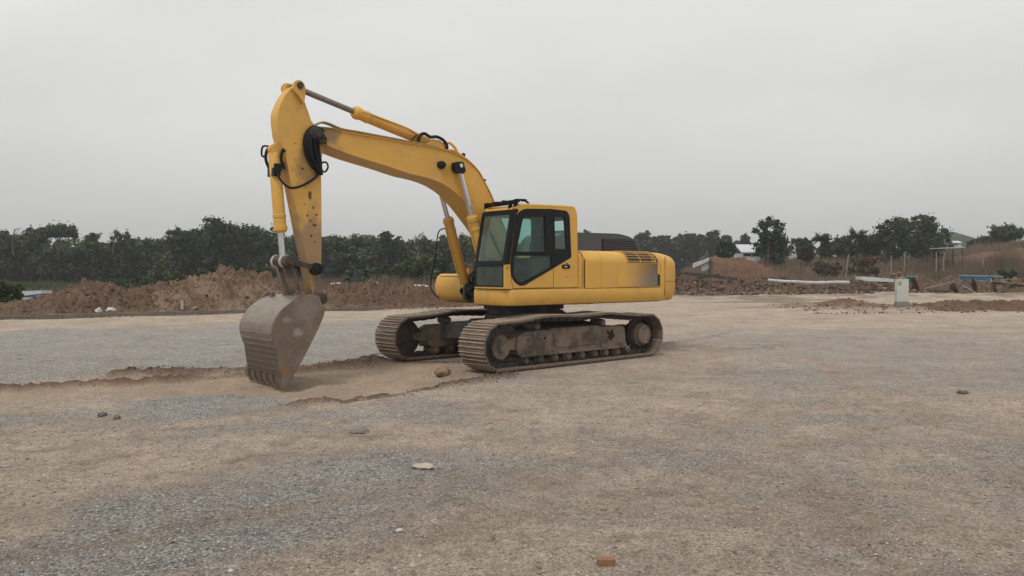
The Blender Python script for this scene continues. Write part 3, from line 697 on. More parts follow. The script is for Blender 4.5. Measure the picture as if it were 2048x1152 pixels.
# left door and window frames (black), 4 mm proud of the shell
FR = lambda a, b, t: (a, t, b)
WU = rpoly([(1.21, 2.775), (.66, 2.80), (.628, 2.115), (1.385, 2.105)], [.1, .05, .03, .03], 4)
WL = rpoly([(1.405, 2.045), (.50, 2.055), (.49, 1.84), (1.19, 1.575), (1.28, 1.555), (1.39, 1.63), (1.43, 1.735)], [.02, .02, .02, .06, .04, .05, .05], 4)
WR = rpoly([(.42, 2.79), (.16, 2.79), (.10, 2.192), (.40, 2.186)], .04, 4)
m = MB(); m.plate(rpoly([(1.325, 2.825), (1.16, 2.905), (.53, 2.93), (.455, 2.93), (.455, 1.818), (1.16, 1.511), (1.27, 1.497), (1.415, 1.575), (1.49, 1.70), (1.502, 1.88), (1.42, 2.42)], [.08, .06, .02, 0, 0, .1, .06, .1, .08, .08, .1], 4), [WU, WL], V1 - .035, V1 + .006)
door = m.build('door', M['black'], cab_o)
m = MB(); m.prism(WU, V1 - .016, V1 - .012); m.prism(WL, V1 - .016, V1 - .012)
m.build('window_pane', M['glass'], cab_o)
m = MB(); m.plate(rpoly([(.445, 2.93), (.10, 2.915), (.025, 2.84), (-.025, 2.035), (.445, 1.822)], [0, .08, .06, .02, 0], 4), [WR], V1 - .035, V1 + .004)
m.build('rear_window_frame', M['black'], cab_o)
m = MB(); m.prism(WR, V1 - .016, V1 - .012); m.build('window_pane', M['glass'], cab_o)
m = MB()
for i, w_ in enumerate((WU,)):
    pts = [(a, V1 + .008, b) for a, b in w_]; pts.append(pts[0]); m.tube(pts, .012, n=6, smooth=0)
m.box(.49, 1.40, V1 + .0062, V1 + .012, 2.06, 2.085)
m.build('window_seal', M['hose'], cab_o)
for k, w_ in enumerate(RW):
    m = MB(); m.prism(w_, V0 + .012, V0 + .016); m.build('window_pane', M['glass'], cab_o)
m = MB(); m.plate(rpoly([(-.10, 1.50), (-.10, 2.88), (1.33, 2.86), (1.52, 1.96), (1.52, 1.50)], .04, 3), [RW[0]], V0 + .031, V0 + .04)
m.build('window_lining', M['black'], cab_o)
# black front corner post and windscreen frame
m = MB(); m.prism([(1.604, 1.885), (1.534, 2.335), (1.42, 2.862), (1.36, 2.905), (1.30, 2.87), (1.333, 2.825), (1.43, 2.42), (1.512, 1.885)], V1 - .045, V1 + .003, bev=.004); m.build('front_post', M['black'], cab_o)
def fslant(a, b, t):
    u = 1.60 if b <= 1.88 else 1.60 - (b - 1.88) * .190
    return (u + t, a, b)
m = MB()
UP = rpoly([(V0 + .07, 1.955), (V1 - .09, 1.955), (V1 - .075, 2.80), (V0 + .07, 2.80)], .04, 3)
LO = rpoly([(V0 + .04, 1.50), (V1 - .075, 1.50), (V1 - .075, 1.855), (V0 + .04, 1.855)], .04, 3)
m.plate(rpoly([(V0, 1.882), (V1 - .002, 1.882), (V1 - .002, 2.875), (V0, 2.875)], [0, 0, .04, .04], 3), [UP], .0, .03, f=fslant)
m.plate([(V0, 1.478), (V1 - .05, 1.478), (V1 - .05, 1.88), (V0, 1.88)], [LO], .002, .028, f=fslant)
ws = m.build('windscreen_frame', M['black'], cab_o)
m = MB(); m.prism(UP, .012, .016, f=fslant); m.build('windscreen', M['glass_front'], cab_o)
m = MB(); m.prism(LO, .012, .016, f=fslant); m.build('lower_windscreen', M['glass_low'], cab_o)
m = MB(); m.box(1.601, 1.622, V1 - .05, V1 - .001, 1.448, 1.878, bev=.006); m.box(1.601, 1.622, V0, V1 - .0505, 1.446, 1.477, bev=.006); m.build('front_corner_panel', M['yellow_clean'], cab_o)
m = MB(); m.tube([fslant(V1 - .12, 2.02, .045), fslant(V0 + .42, 2.40, .045), fslant(V0 + .30, 2.55, .045)], .007, n=6)
m.build('wiper', M['black'], cab_o)
# seams, handle, sticker, lamp rail on the roof edge
m = MB(); m.box(.440, .447, V1, V1 + .003, 1.46, 1.815); m.box(.44, 1.44, V1, V1 + .003, 1.452, 1.460); m.box(-.19, .44, V1, V1 + .003, 1.452, 1.459)
m.tube([(1.44, V1 + .001, 1.46), (1.475, V1 + .001, 1.60), (1.50, V1 + .001, 1.84)], .004, n=5); m.build('panel_seam', M['black'], cab_o)
m = MB(); m.prism(rpoly([(.225, 1.825), (.225, 1.875), (.20, 1.893), (.035, 1.893), (.015, 1.875), (.015, 1.835), (.035, 1.815), (.20, 1.812)], .02, 3), V1 - .002, V1 + .010, bev=.004)
m.prism([(.12, 1.90), (.06, 1.90), (.10, 1.93)], V1 - .002, V1 + .004); hd = m.build('door_handle', M['black'], cab_o)
m = MB(); m.box(.10, .17, V1 + .009, V1 + .018, 1.842, 1.862, bev=.004); m.build('latch', M['chrome'], cab_o)
m = MB(); m.box(.045, .10, V1, V1 + .002, 1.652, 1.662); m.box(1.555, 1.575, V1, V1 + .002, 1.80, 1.845); m.build('small_mark', M['black'], cab_o)
m = MB(); rr = random.Random(3)
m.tube([(1.36, V0 - .02, 3.0), (1.37, .75, 3.03), (1.36, 1.05, 3.02), (1.35, V1, 3.06)], .022, n=8)
m.tube([(1.30, V0, 2.985), (1.32, .9, 2.99), (1.30, V1 - .02, 3.0)], .014, n=8)
for k in range(15):
    v_ = V0 - .02 + .93 * k / 14; s_ = rr.uniform(.016, .034); z_ = 3.02 + rr.uniform(-.012, .03)
    m.box(1.34 - s_ * 1.1, 1.34 + s_, v_ - s_, v_ + s_ * 1.2, z_ - s_, z_ + s_, bev=.008)
for v_ in (V0 + .02, 1.20, V1 - .02): m.box(1.33, 1.40, v_ - .018, v_ + .018, 2.86, 3.04, bev=.006)
m.tube([(1.36, 1.12, 3.03), (1.22, 1.28, 3.07), (1.12, V1 - .03, 3.055), (1.02, V1 - .05, 3.01)], .02, n=8); m.box(1.10, 1.19, 1.30, 1.36, 3.04, 3.085, bev=.01)
m.build('roof_lamp_rail', M['black'], cab_o)
m = MB(); m.cyl((.16, 1.25, 2.99), (.16, 1.25, 3.03), .02, n=10); m.cyl((.72, 1.2, 3.0), (.72, 1.2, 3.016), .03, n=10); m.build('roof_bolt', M['black'], cab_o)
# seat and controls
m = MB(); m.box(.35, .85, .68, 1.16, 1.78, 1.92, bev=.05); m.prism(rpoly([(.50, 1.88), (.38, 1.90), (.16, 2.42), (.20, 2.50), (.30, 2.48)], .05), .70, 1.14, bev=.03)
m.box(.12, .22, .80, 1.04, 2.48, 2.68, bev=.04); m.box(.40, .80, .74, 1.10, 1.49, 1.78, bev=.03); m.build('seat', M['seat'], cab_o)
m = MB(); m.box(.35, .95, .51, .64, 1.49, 2.02, bev=.03); m.box(.35, .95, 1.20, 1.31, 1.49, 2.02, bev=.03); m.box(1.05, 1.42, .52, .60, 1.49, 1.95, bev=.03)
for v_ in (.575, 1.25): m.tube([(.88, v_, 2.0), (.92, v_, 2.12), (.90, v_, 2.22)], .018, n=8); m.cyl((.90, v_, 2.20), (.89, v_, 2.30), .028, .022, n=10)
for v_ in (.84, .98): m.tube([(1.25, v_, 1.49), (1.22, v_, 1.8), (1.15, v_, 2.1)], .012, n=8); m.box(1.20, 1.36, v_ - .045, v_ + .045, 1.50, 1.53)
m.box(-.155, .12, .53, 1.30, 1.49, 2.05, bev=.02); m.build('controls', M['interior'], cab_o)

# ---- engine house
HP = rpoly([(1.395, 1.437), (1.395, 2.0), (1.30, 2.135), (1.12, 2.178), (-1.20, 2.178), (-1.36, 2.10), (-1.38, 1.43)], [0, .14, .1, .1, .1, .1, 0], 5)
FU = lambda a, b, t: (t, a, b)
def house(u0, u1, off=0.0, mk='yellow_clean', name='engine_cover'):
    m = MB(); pts = HP if not off else [(a - off * (1 if a > 0 else -1), b - (off if b > 1.9 else -.002)) for a, b in HP]
    m.prism(pts, u0, u1, f=FU); return m.build(name, M[mk], ex, sharp=30)
house(-.362, -.215, .03, 'yellow_clean', 'cab_gap_panel')
house(-.835, -.368); house(-1.46, -.842)
eng = house(-2.62, -1.467)
# side door panel towards the rear: greyed with dust at its lower right; black grille strip over the shoulder
m = MB(); m.prism(rpoly([(-1.30, 1.452), (-1.30, 1.93), (-2.535, 1.93), (-2.535, 1.452)], .015), 1.3955, 1.403, bev=.002)
pm = yellow('dusted_panel_paint', 0.25, False); N, L = pm.node_tree.nodes, pm.node_tree.links; bs = N['Principled BSDF']
cur = bs.inputs['Base Color'].links[0].from_socket; t_ = N.new('ShaderNodeTexCoord'); sp_ = N.new('ShaderNodeSeparateXYZ'); L.new(t_.outputs['Object'], sp_.inputs[0])
a_ = N.new('ShaderNodeMath'); a_.operation = 'MULTIPLY_ADD'; L.new(sp_.outputs['Z'], a_.inputs[0]); a_.inputs[1].default_value = .35; L.new(sp_.outputs['X'], a_.inputs[2])
nn = N.new('ShaderNodeTexNoise'); nn.inputs['Scale'].default_value = 2.2; nn.inputs['Detail'].default_value = 3; L.new(t_.outputs['Object'], nn.inputs['Vector'])
a2 = N.new('ShaderNodeMath'); a2.operation = 'MULTIPLY_ADD'; L.new(nn.outputs['Fac'], a2.inputs[0]); a2.inputs[1].default_value = .25; L.new(a_.outputs[0], a2.inputs[2])
r1 = N.new('ShaderNodeMapRange'); r1.inputs[1].default_value = -.72; r1.inputs[2].default_value = -1.75; L.new(a2.outputs[0], r1.inputs[0]); r1.interpolation_type = 'SMOOTHSTEP'
r2 = N.new('ShaderNodeMapRange'); r2.inputs[1].default_value = 1.45; r2.inputs[2].default_value = 1.95; L.new(sp_.outputs['Z'], r2.inputs[0])
dc = N.new('ShaderNodeMix'); dc.data_type = 'RGBA'; L.new(r2.outputs[0], dc.inputs['Factor']); dc.inputs['A'].default_value = (.20, .165, .135, 1); dc.inputs['B'].default_value = (.145, .095, .045, 1)
mx = N.new('ShaderNodeMix'); mx.data_type = 'RGBA'; L.new(r1.outputs[0], mx.inputs['Factor']); L.new(cur, mx.inputs['A']); L.new(dc.outputs['Result'], mx.inputs['B']); L.new(mx.outputs['Result'], bs.inputs['Base Color'])
m.build('side_door', pm, ex)
m = MB(); m.box(-2.60, -2.545, 1.3955, 1.405, 1.46, 1.70); m.build('door_latch_strip', M['black'], ex)
def arc_strip(u0, u1, z0, off, thick, m, skew=0.0):
    """strip that follows the rounded shoulder of the engine house between u0 and u1"""
    P = [p for p in HP if p[0] > .9 and p[1] >= z0 - .01]
    P = [(1.395, z0)] + [p for p in P if p[1] > z0 + .01]
    P = [p for p in P if p[0] > 1.05]
    n = len(P); A = []
    for i, (a, b) in enumerate(P):
        q0 = Vector(P[max(i - 1, 0)]); q1 = Vector(P[min(i + 1, n - 1)]); d = (q1 - q0).normalized(); nn_ = Vector((d.y, -d.x))
        if nn_.dot(Vector((1, .6))) < 0: nn_ = -nn_
        k = i / (n - 1)
        A.append([m.bm.verts.new((uu + skew * k, a + nn_.x * o_, b + nn_.y * o_)) for uu in (u0, u1) for o_ in (off, off + thick)])
    for i in range(n - 1):
        p, q = A[i], A[i + 1]
        m.bm.faces.new([p[1], q[1], q[3], p[3]]); m.bm.faces.new([p[0], p[2], q[2], q[0]]); m.bm.faces.new([p[0], q[0], q[1], p[1]]); m.bm.faces.new([p[2], p[3], q[3], q[2]])
    m.bm.faces.new([A[0][0], A[0][1], A[0][3], A[0][2]]); m.bm.faces.new([A[-1][0], A[-1][2], A[-1][3], A[-1][1]])
m = MB(); arc_strip(-2.56, -1.60, 1.945, .001, .004, m, .06); gr = m.build('air_grille', M['grille'], ex)
m = MB()
for u_ in (-1.60, -1.99, -2.38, -2.46): arc_strip(u_ - .010, u_ + .010, 1.945, .004, .012, m, .06)
for z_, y_ in ((1.965, 1.396), (2.035, 1.385), (2.085, 1.355), (2.13, 1.31), (2.155, 1.245), (2.168, 1.18)):
    m.box(-2.47, -1.56, y_ - .004, y_ + .012, z_ - .004 + .012 * (1.396 - y_) / .2, z_ + .008 + .012 * (1.396 - y_) / .2)
m.build('grille_bar', M['yellow'], gr)
m = MB(); m.box(-.372, -.358, 1.385, 1.397, 1.44, 2.0); m.build('cover_seam', M['black'], ex)
m = MB(); m.tube([(-.25, 1.372, 1.46), (-.25, 1.374, 2.02), (-.25, 1.28, 2.12), (-.25, 1.1, 2.155)], .022, n=8); m.build('cover_hinge', M['yellow'], ex)
# grey hood over the engine
m = MB()
hpts = rpoly([(-.55, 2.17), (-.62, 2.50), (-.95, 2.585), (-2.55, 2.60), (-2.95, 2.53), (-3.20, 2.36), (-3.28, 2.17)], [0, .2, .2, .3, .2, .2, 0], 6)
m.prism(hpts, -.75, .30, bev=.05, seg=3); hood = m.build('engine_hood', M['hood'], ex, sharp=45)
m = MB()
for k in range(7): 
    z_ = 2.215 + k * .038; m.box(-3.12 + .015 * k, -2.02, .300, .318, z_, z_ + .017, bev=0)
m.build('louvre_slat', M['hood'], hood)
m = MB(); m.prism([(-3.18, 2.195), (-1.98, 2.195), (-1.98, 2.475), (-3.02, 2.475)], .2995, .3035); m.build('louvre_panel', M['hose'], hood)
m = MB(); m.box(-1.25, -.95, -.1, .15, 2.575, 2.625, bev=.02); m.cyl((-1.7, .1, 2.58), (-1.7, .1, 2.64), .03, n=10); m.build('hood_cap', M['hood'], hood)
# counterweight
plan = smooth_line([(-2.635, 1.40), (-2.80, 1.40), (-2.97, 1.385), (-3.18, 1.325), (-3.36, 1.20), (-3.50, 1.0), (-3.62, .7), (-3.70, .35), (-3.72, 0)], 3)
plan = plan + [(a, -b) for a, b in reversed(plan[:-1])]
m = MB(); lv = [(1.14, .12), (1.165, .075), (1.25, .025), (1.42, 0), (1.75, 0), (1.93, .002), (2.0, .012), (2.05, .035), (2.10, .075), (2.14, .13), (2.165, .20), (2.174, .30)]
rings = []
for z_, ins in lv:
    ring = []
    for i, (a, b) in enumerate(plan):
        q0 = Vector(plan[max(i - 1, 0)]); q1 = Vector(plan[min(i + 1, len(plan) - 1)]); d = (q1 - q0).normalized(); nn_ = Vector((d.y, -d.x))
        if nn_.dot(Vector((a + 2.3, b))) < 0: nn_ = -nn_
        w_ = ins * (1 if z_ > 1.6 else min(1, max(0.0, (-2.66 - a) / .15)))
        ring.append(m.bm.verts.new((a - nn_.x * w_, b - nn_.y * w_, z_ - (.05 if z_ > 1.9 else 0) * min(1, max(0, (-2.7 - a) / .5)))))
    rings.append(ring)
n_ = len(plan)
for k in range(len(rings) - 1):
    for i in range(n_): m.bm.faces.new([rings[k][i], rings[k][(i + 1) % n_], rings[k + 1][(i + 1) % n_], rings[k + 1][i]])
m.bm.faces.new(list(reversed(rings[0]))); m.bm.faces.new(rings[-1])
cw = m.build('counterweight', M['yellow_clean'], ex, sharp=50)
m = MB(); q = [p for p in plan if p[1] > .9]
for z_ in (1.548,):
    m.tube([(a + .0, b + .0, z_) for a, b in q if a < -2.78], .004, n=5, smooth=0)
m.build('seam', M['black'], cw)
m = MB(); m.box(-2.78, -2.772, 1.395, 1.4035, 1.25, 2.08); m.build('seam', M['black'], cw)
# ---- tool box, fuel tank and steps on the right side of the deck
m = MB()
m.prism(smooth_line([(1.00, 1.135), (1.10, 1.165), (1.19, 1.25), (1.225, 1.38), (1.225, 1.50), (1.19, 1.62), (1.12, 1.695), (1.04, 1.715)], 3) + [(.2, 1.715), (.2, 1.135)], -1.40, -.52, bev=.04, seg=3)
tb = m.build('tool_box', M['yellow'], ex, sharp=45)
m = MB(); m.box(1.155, 1.172, -1.33, -.58, 1.662, 1.668); m.build('lid_seam', M['black'], tb)
m = MB(); m.box(-1.2, .19, -1.40, -.50, 1.22, 2.05, bev=.04); m.build('fuel_tank', M['yellow_clean'], ex, sharp=45)
m = MB(); m.box(1.02, 1.14, -.74, -.60, 1.71, 1.78, bev=.01); m.box(.85, .93, -.70, -.62, 1.71, 1.84, bev=.01); m.build('step_bracket', M['yellow'], ex)
m = MB(); rr = random.Random(8)
for k in range(7):
    v_ = -.20 + .08 * k; m.tube([(.6, v_, 1.25), (1.0 + rr.uniform(-.1, .15), v_, 1.35 + rr.uniform(-.05, .15)), (1.15 + rr.uniform(0, .15), v_ + rr.uniform(-.05, .05), 1.62), (.9, v_, 1.95)], .024, n=7)
for k in range(9): q = Vector((1.15 + rr.uniform(0, .12), -.44 + .095 * k, 1.22 + rr.uniform(0, .12))); m.tube([tuple(q), tuple(q + Vector((.08, rr.uniform(-.1, .1), .08))), tuple(q + Vector((rr.uniform(-.1, .05), rr.uniform(-.12, .12), .22)))], rr.uniform(.02, .04), n=7)
m.box(1.0, 1.22, -.30, .38, 1.16, 1.30, bev=.04)
m.build('valve_hoses', M['hose'], ex)
m = MB(); m.tube([(1.50, -.42, 2.60), (1.62, -.55, 2.605), (1.70, -.62, 2.50), (1.68, -.72, 2.1), (1.58, -1.0, 1.72), (1.42, -1.28, 1.42), (1.25, -1.38, 1.28), (1.15, -1.36, 1.20)], .013, n=7); m.build('loose_hose', M['hose'], ex)

# ---- boom
top = [(4.69, 4.135), (4.42, 4.14), (4.24, 4.105), (3.60, 4.082), (2.94, 4.042), (2.60, 4.035), (2.26, 4.012), (1.98, 3.970), (1.73, 3.895), (1.54, 3.795), (1.36, 3.655), (1.235, 3.48), (1.10, 3.285), (.98, 3.07), (.72, 2.58), (.42, 2.05), (.34, 1.96)]
bot = [(.20, 1.76), (.30, 1.66), (.44, 1.64), (.60, 1.72), (.82, 1.98), (1.03, 2.28), (1.16, 2.52), (1.36, 2.745), (1.60, 2.985), (1.765, 3.13), (1.95, 3.265), (2.20, 3.385), (2.45, 3.455), (2.70, 3.495), (2.95, 3.525), (3.46, 3.63), (4.04, 3.735), (4.40, 3.825), (4.64, 3.90)]
tip = [(4.76, 3.95), (4.80, 4.02), (4.79, 4.09), (4.75, 4.13)]
bt = smooth_line(top, 3); bb = smooth_line(bot, 3)
m = MB(); m.prism(bt + bb + tip, -.262, .262, bev=0)
m.build_flag = 1
boom = m.build('boom', M['boom'], ex, sharp=40)
m = MB()                                                   # side plates lie 8 mm proud with flanges top and bottom
for i in range(len(bt) - 1):
    pass
def strip(m, line, off, w0, w1, th):
    P = [Vector(p) for p in line]; R_ = []
    for i, p in enumerate(P):
        d = (P[min(i + 1, len(P) - 1)] - P[max(i - 1, 0)]).normalized(); n = Vector((-d.y, d.x)) * off
        R_.append([m.bm.verts.new((p.x + n.x * k, v_, p.y + n.y * k)) for k, v_ in ((0, w0), (0, w1), (th, w1), (th, w0))])
    for i in range(len(R_) - 1):
        for j in range(4): m.bm.faces.new([R_[i][j], R_[i][(j + 1) % 4], R_[i + 1][(j + 1) % 4], R_[i + 1][j]])
    m.bm.faces.new(R_[0]); m.bm.faces.new(list(reversed(R_[-1])))
strip(m, bt[:-2], -1, -.285, .285, .014); m.build('top_flange', M['boom'], boom)
m = MB(); strip(m, bb[4:], -1, -.285, .285, .014); m.build('bottom_flange', M['boom'], boom)
m = MB()                                                   # fork at the boom tip
for v_ in (-.30, .20):
    m.cyl((4.735, v_, 4.035), (4.735, v_ + .10, 4.035), .115, n=24, bev=.01)
m.build('tip_boss', M['greasy'], boom)
m = MB(); m.cyl((4.735, -.345, 4.035), (4.735, .345, 4.035), .055, n=18, bev=.008); m.cyl((4.735, .30, 4.035), (4.735, .33, 4.035), .085, n=8, bev=.008); m.build('pivot_pin', M['greasy'], boom)
m = MB(); m.cyl((.32, -.30, 1.80), (.32, .36, 1.80), .15, n=24, bev=.01); m.build('foot_boss', M['boom'], boom)
# arm-cylinder bracket and the two boom-cylinder pins
m = MB()
for v_ in (-.15, .10): m.prism(rpoly([(2.62, 4.03), (2.05, 3.98), (2.05, 4.10), (2.18, 4.20), (2.32, 4.20)], .04), v_, v_ + .05, bev=.006)
m.build('cylinder_bracket', M['boom'], boom)
m = MB(); m.lathe((2.27, -.262, 3.71), (0, -1, 0), [(0, .10), (.04, .10), (.07, .07)], 20); m.build('side_boss', M['hose'], boom); m = MB(); m.lathe((2.25, .262, 3.72), (0, 1, 0), [(0, .075), (.05, .075), (.06, .06)], 20)
m.prism(rpoly([(2.33, 3.665), (2.33, 3.775), (2.17, 3.785), (2.13, 3.74), (2.18, 3.67)], .035), .262, .285, bev=.008); m.build('side_boss', M['hose'], boom)
# pipes along the top of the boom
m = MB()
for v_, dz in ((.20, .05), (.13, .05)):
    m.tube([(4.80, v_, 4.13), (4.62, v_, 4.235), (4.48, v_, 4.235), (4.24, v_, 4.172), (3.9, v_, 4.155), (3.2, v_, 4.115), (2.84, v_, 4.09), (2.5, v_, 4.075), (2.25, v_, 4.06)], .017, n=8)
m.build('boom_pipe', mat('tan_pipe', (.30, .21, .10), .5, .2, [(9, (.16, .11, .07), .5, .7, .7)]), boom)
m = MB()
for v_ in (.24, .19, -.2):
    m.tube([(2.05, v_, 4.02), (1.93, v_, 4.02), (1.75, v_, 3.945), (1.56, v_, 3.845), (1.38, v_, 3.705), (1.25, v_, 3.53), (1.12, v_, 3.335), (1.0, v_, 3.12), (.74, v_, 2.63)], .016, n=8)
m.build('boom_pipe', M['boom'], boom)
m = MB(); m.tube([(2.12, .1, 4.13), (1.98, .15, 4.17), (1.86, .18, 4.08), (1.80, .2, 3.96)], .026, n=8); m.build('boom_pipe', M['yellow'], boom)
m = MB(); m.tube([(2.66, .14, 4.12), (2.62, .14, 4.24), (2.52, .14, 4.285), (2.40, .15, 4.235), (2.26, .16, 4.25), (2.12, .17, 4.20), (2.05, .18, 4.11), (2.05, .18, 4.04)], .030, n=8)
m.tube([(2.86, .2, 4.07), (2.80, .17, 4.16), (2.68, .14, 4.25)], .012, n=6)
m.build('hydraulic_hose', M['hose'], boom)
m = MB(); m.cyl((1.70, .2, 3.91), (1.67, .2, 3.99), .035, n=10); m.build('pipe_cap', M['hose'], boom)
m = MB(); m.box(1.205, 1.245, .16, .29, 3.50, 3.535, bev=.01); m.build('pipe_clamp', M['hose'], boom)

def ram(name, p_pin, p_gland, p_base, rb, rr_, mb='yellow', mrod='chrome', eye=.085, w=.06):
    p_pin, p_gland, p_base = map(Vector, (p_pin, p_gland, p_base)); d = (p_pin - p_base).normalized()
    # keep the ram straight: gland projected on the line between its two pins
    p_gland = p_base + d * (p_gland - p_base).dot(d)
    m = MB(); L_ = (p_gland - p_base).length
    m.lathe(p_base + d * .05, d, [(0, rb * .8), (.04, rb), (L_ - .32, rb), (L_ - .315, rb * 1.10), (L_ - .27, rb * 1.10), (L_ - .265, rb * 1.02), (L_ - .14, rb * 1.02), (L_ - .135, rb * 1.16), (L_ - .06, rb * 1.16), (L_ - .05, rb * 1.0), (L_ - .02, rb * .9)], 28)
    m.cyl(p_base + Vector((0, -w, 0)), p_base + Vector((0, w, 0)), eye, n=20, bev=.008)
    c = m.build(name, M[mb], ex, sharp=30)
    m = MB(); m.cyl(p_gland, p_pin - d * eye * .7, rr_, n=20); m.build('rod', M[mrod], c)
    m = MB(); m.cyl(p_pin + Vector((0, -w, 0)), p_pin + Vector((0, w, 0)), eye, n=20, bev=.01); m.build('rod_eye', M['greasy'], c)
    return c, d
for v_ in (.385, -.385):
    c, d = ram('boom_cylinder', (1.925, v_, 3.70), (1.625, v_, 2.79), (1.195, v_, 1.47), .095, .048, w=.055)
    s_ = 1 if v_ > 0 else -1
    m = MB(); m.cyl((1.925, .25 * s_, 3.70), (1.925, v_ - .05 * s_, 3.70), .09, .075, n=20, bev=.01)
    m.prism(rpoly([(2.05, 3.62), (2.05, 3.78), (1.86, 3.80), (1.80, 3.62), (1.88, 3.56)], .05), min(v_ - .06, v_ + .06), max(v_ - .06, v_ + .06), bev=.012); m.build('pin_housing', M['hose'], c)
    m = MB(); m.cyl((1.925, v_ + .06 * s_, 3.72), (1.925, v_ + .085 * s_, 3.72), .04, n=6, bev=.004); m.build('pin_bolt', M['chrome'], c)
    m = MB(); q = Vector((1.595, v_, 2.70)); m.tube([q + Vector((.08, 0, 0)), q + Vector((.075, 0, -.15)), q + Vector((-.10, 0, -.70)), q + Vector((-.19, 0, -.98))], .012, n=7); m.build('grease_pipe', M['yellow'], c)
c, d = ram('arm_cylinder', (4.955, 0, 4.79), (3.89, 0, 4.50), (2.27, 0, 4.135), .098, .050, mrod='oldrod', w=.07)
m = MB(); m.tube([(3.86, .09, 4.55), (3.6, .10, 4.50), (2.9, .10, 4.36), (2.65, .10, 4.26)], .013, n=7); m.build('cylinder_pipe', M['yellow'], c)

# ---- arm
ARM = [(5.098, 4.775), (5.232, 4.598), (5.280, 4.495), (5.323, 4.397), (5.349, 4.309), (5.352, 4.205), (5.336, 4.082), (5.322, 3.959), (5.258, 3.748), (5.183, 3.448), (5.141, 3.240), (5.081, 2.970), (5.022, 2.684), (4.953, 2.342), (4.892, 2.088), (4.862, 1.90), (4.835, 1.74), (4.80, 1.60), (4.765, 1.36), (4.745, 1.30)]
ARMB = [(4.60, 1.30), (4.59, 1.45), (4.615, 1.65), (4.60, 1.917), (4.592, 2.35), (4.592, 2.787), (4.594, 3.2), (4.60, 3.50), (4.575, 3.72), (4.565, 3.915), (4.612, 4.102), (4.72, 4.20), (4.770, 4.25), (4.80, 4.336), (4.871, 4.508), (4.925, 4.66)]
m = MB(); m.prism(ARM + ARMB, -.125, .125); arm = m.build('arm', M['arm'], ex, sharp=25)
m = MB()
for v_ in (-.142, .118):
    m.prism(ARM + ARMB, v_, v_ + .024, bev=.004)
m.build('side_plate', M['arm'], arm, sharp=25)
m = MB()
for v_ in (-.21, .13): m.prism(rpoly([(5.13, 4.72), (5.08, 4.86), (4.98, 4.885), (4.90, 4.80), (4.91, 4.60), (4.93, 4.50), (5.02, 4.62)], [.03, .08, .08, .08, .05, .02, .02], 5), v_, v_ + .08, bev=.01)
m.build('top_ear', M['arm'], arm)
m = MB(); m.cyl((5.0, -.24, 4.79), (5.0, .235, 4.79), .055, n=18, bev=.008); m.cyl((4.64, -.22, 1.80), (4.70, -.22, 1.80), .02); m.build('top_pin', M['greasy'], arm)
m = MB(); m.cyl((5.03, -.25, 4.80), (5.03, -.205, 4.80), .095, n=20, bev=.01); m.build('pin_end', M['arm'], arm)
m = MB()
for a, b, r_ in ((4.735, 1.80, .09), ):
    m.lathe((a, -.26, b), (0, 1, 0), [(0, .05), (0, .10), (.05, .105), (.06, .09), (.46, .09), (.47, .105), (.52, .10), (.522, .05), (.535, .045), (.535, .0)], 24)
m.build('link_pin', M['hose'], arm)
m = MB()
for v_ in (-.07, .02): m.prism(rpoly([(5.14, 3.50), (5.44, 3.66), (5.40, 3.80), (5.28, 3.88), (5.24, 3.66)], .04), v_, v_ + .05, bev=.006)
m.build('cylinder_lug', M['arm'], arm)
m = MB(); rr = random.Random(4)                            # hoses hanging at the boom-arm joint
for k in range(14):
    v_ = .165 + .022 * (k % 5); e = .028 * (k // 2)
    m.tube([(4.66, v_, 4.13 - e * .5), (4.76 - e * .5, v_ + .01, 4.15 - e), (4.875 - e, v_ + .01, 4.04), (4.915 - e * 1.3, v_ + .01, 3.88), (4.885 - e * 1.2, v_ + .01, 3.70 + rr.uniform(-.03, .03)), (4.80 - e * .9, v_, 3.56 + rr.uniform(-.03, .05)), (4.70 - e * .3, v_, 3.44 + rr.uniform(-.03, .03)), (4.66, v_ - .02, 3.38)], .026, n=7)
m.tube([(4.66, .2, 3.44), (4.56, .2, 3.42), (4.50, .2, 3.50), (4.53, .2, 3.58), (4.62, .2, 3.56), (4.66, .2, 3.48)], .016, n=6)
m.box(4.61, 4.69, .15, .24, 3.36, 3.46, bev=.03)
for k in range(5): m.tube([(4.60 + .03 * k, .30, 4.08), (4.72 + .02 * k, .32, 4.12 - .05 * k), (4.58, .31, 3.95 - .02 * k)], .009, n=5)
m.build('joint_hoses', M['hose'], arm)
m = MB(); m.tube([(4.66, .175, 3.40), (4.74, .18, 3.30), (4.92, .185, 3.185), (5.10, .19, 3.12), (5.22, .185, 3.135), (5.33, .16, 3.25), (5.37, .12, 3.38)], .020, n=8); m.build('arm_hose', M['hose'], arm)
m = MB()
m.box(5.30, 5.42, -.12, .12, 3.30, 3.43, bev=.03); m.box(5.28, 5.40, -.14, .13, 3.38, 3.50, bev=.02)
for v_, u_ in ((-.12, 5.44), (.0, 5.40), (.13, 5.30)): m.tube([(u_ - .06, v_, 3.42), (u_ + .0, v_ * 1.1, 3.58), (u_ - .02, v_ * 1.2, 3.72), (u_ - .06, v_ * 1.1, 3.78 if v_ < .1 else 3.70)], .026, n=7)
m.tube([(5.44, -.14, 3.62), (5.48, -.20, 3.66), (5.46, -.2, 3.80), (5.38, -.12, 3.80)], .018, n=6)
m.build('clamp_and_hoses', M['hose'], arm)
# stub and patches of grease below the joint

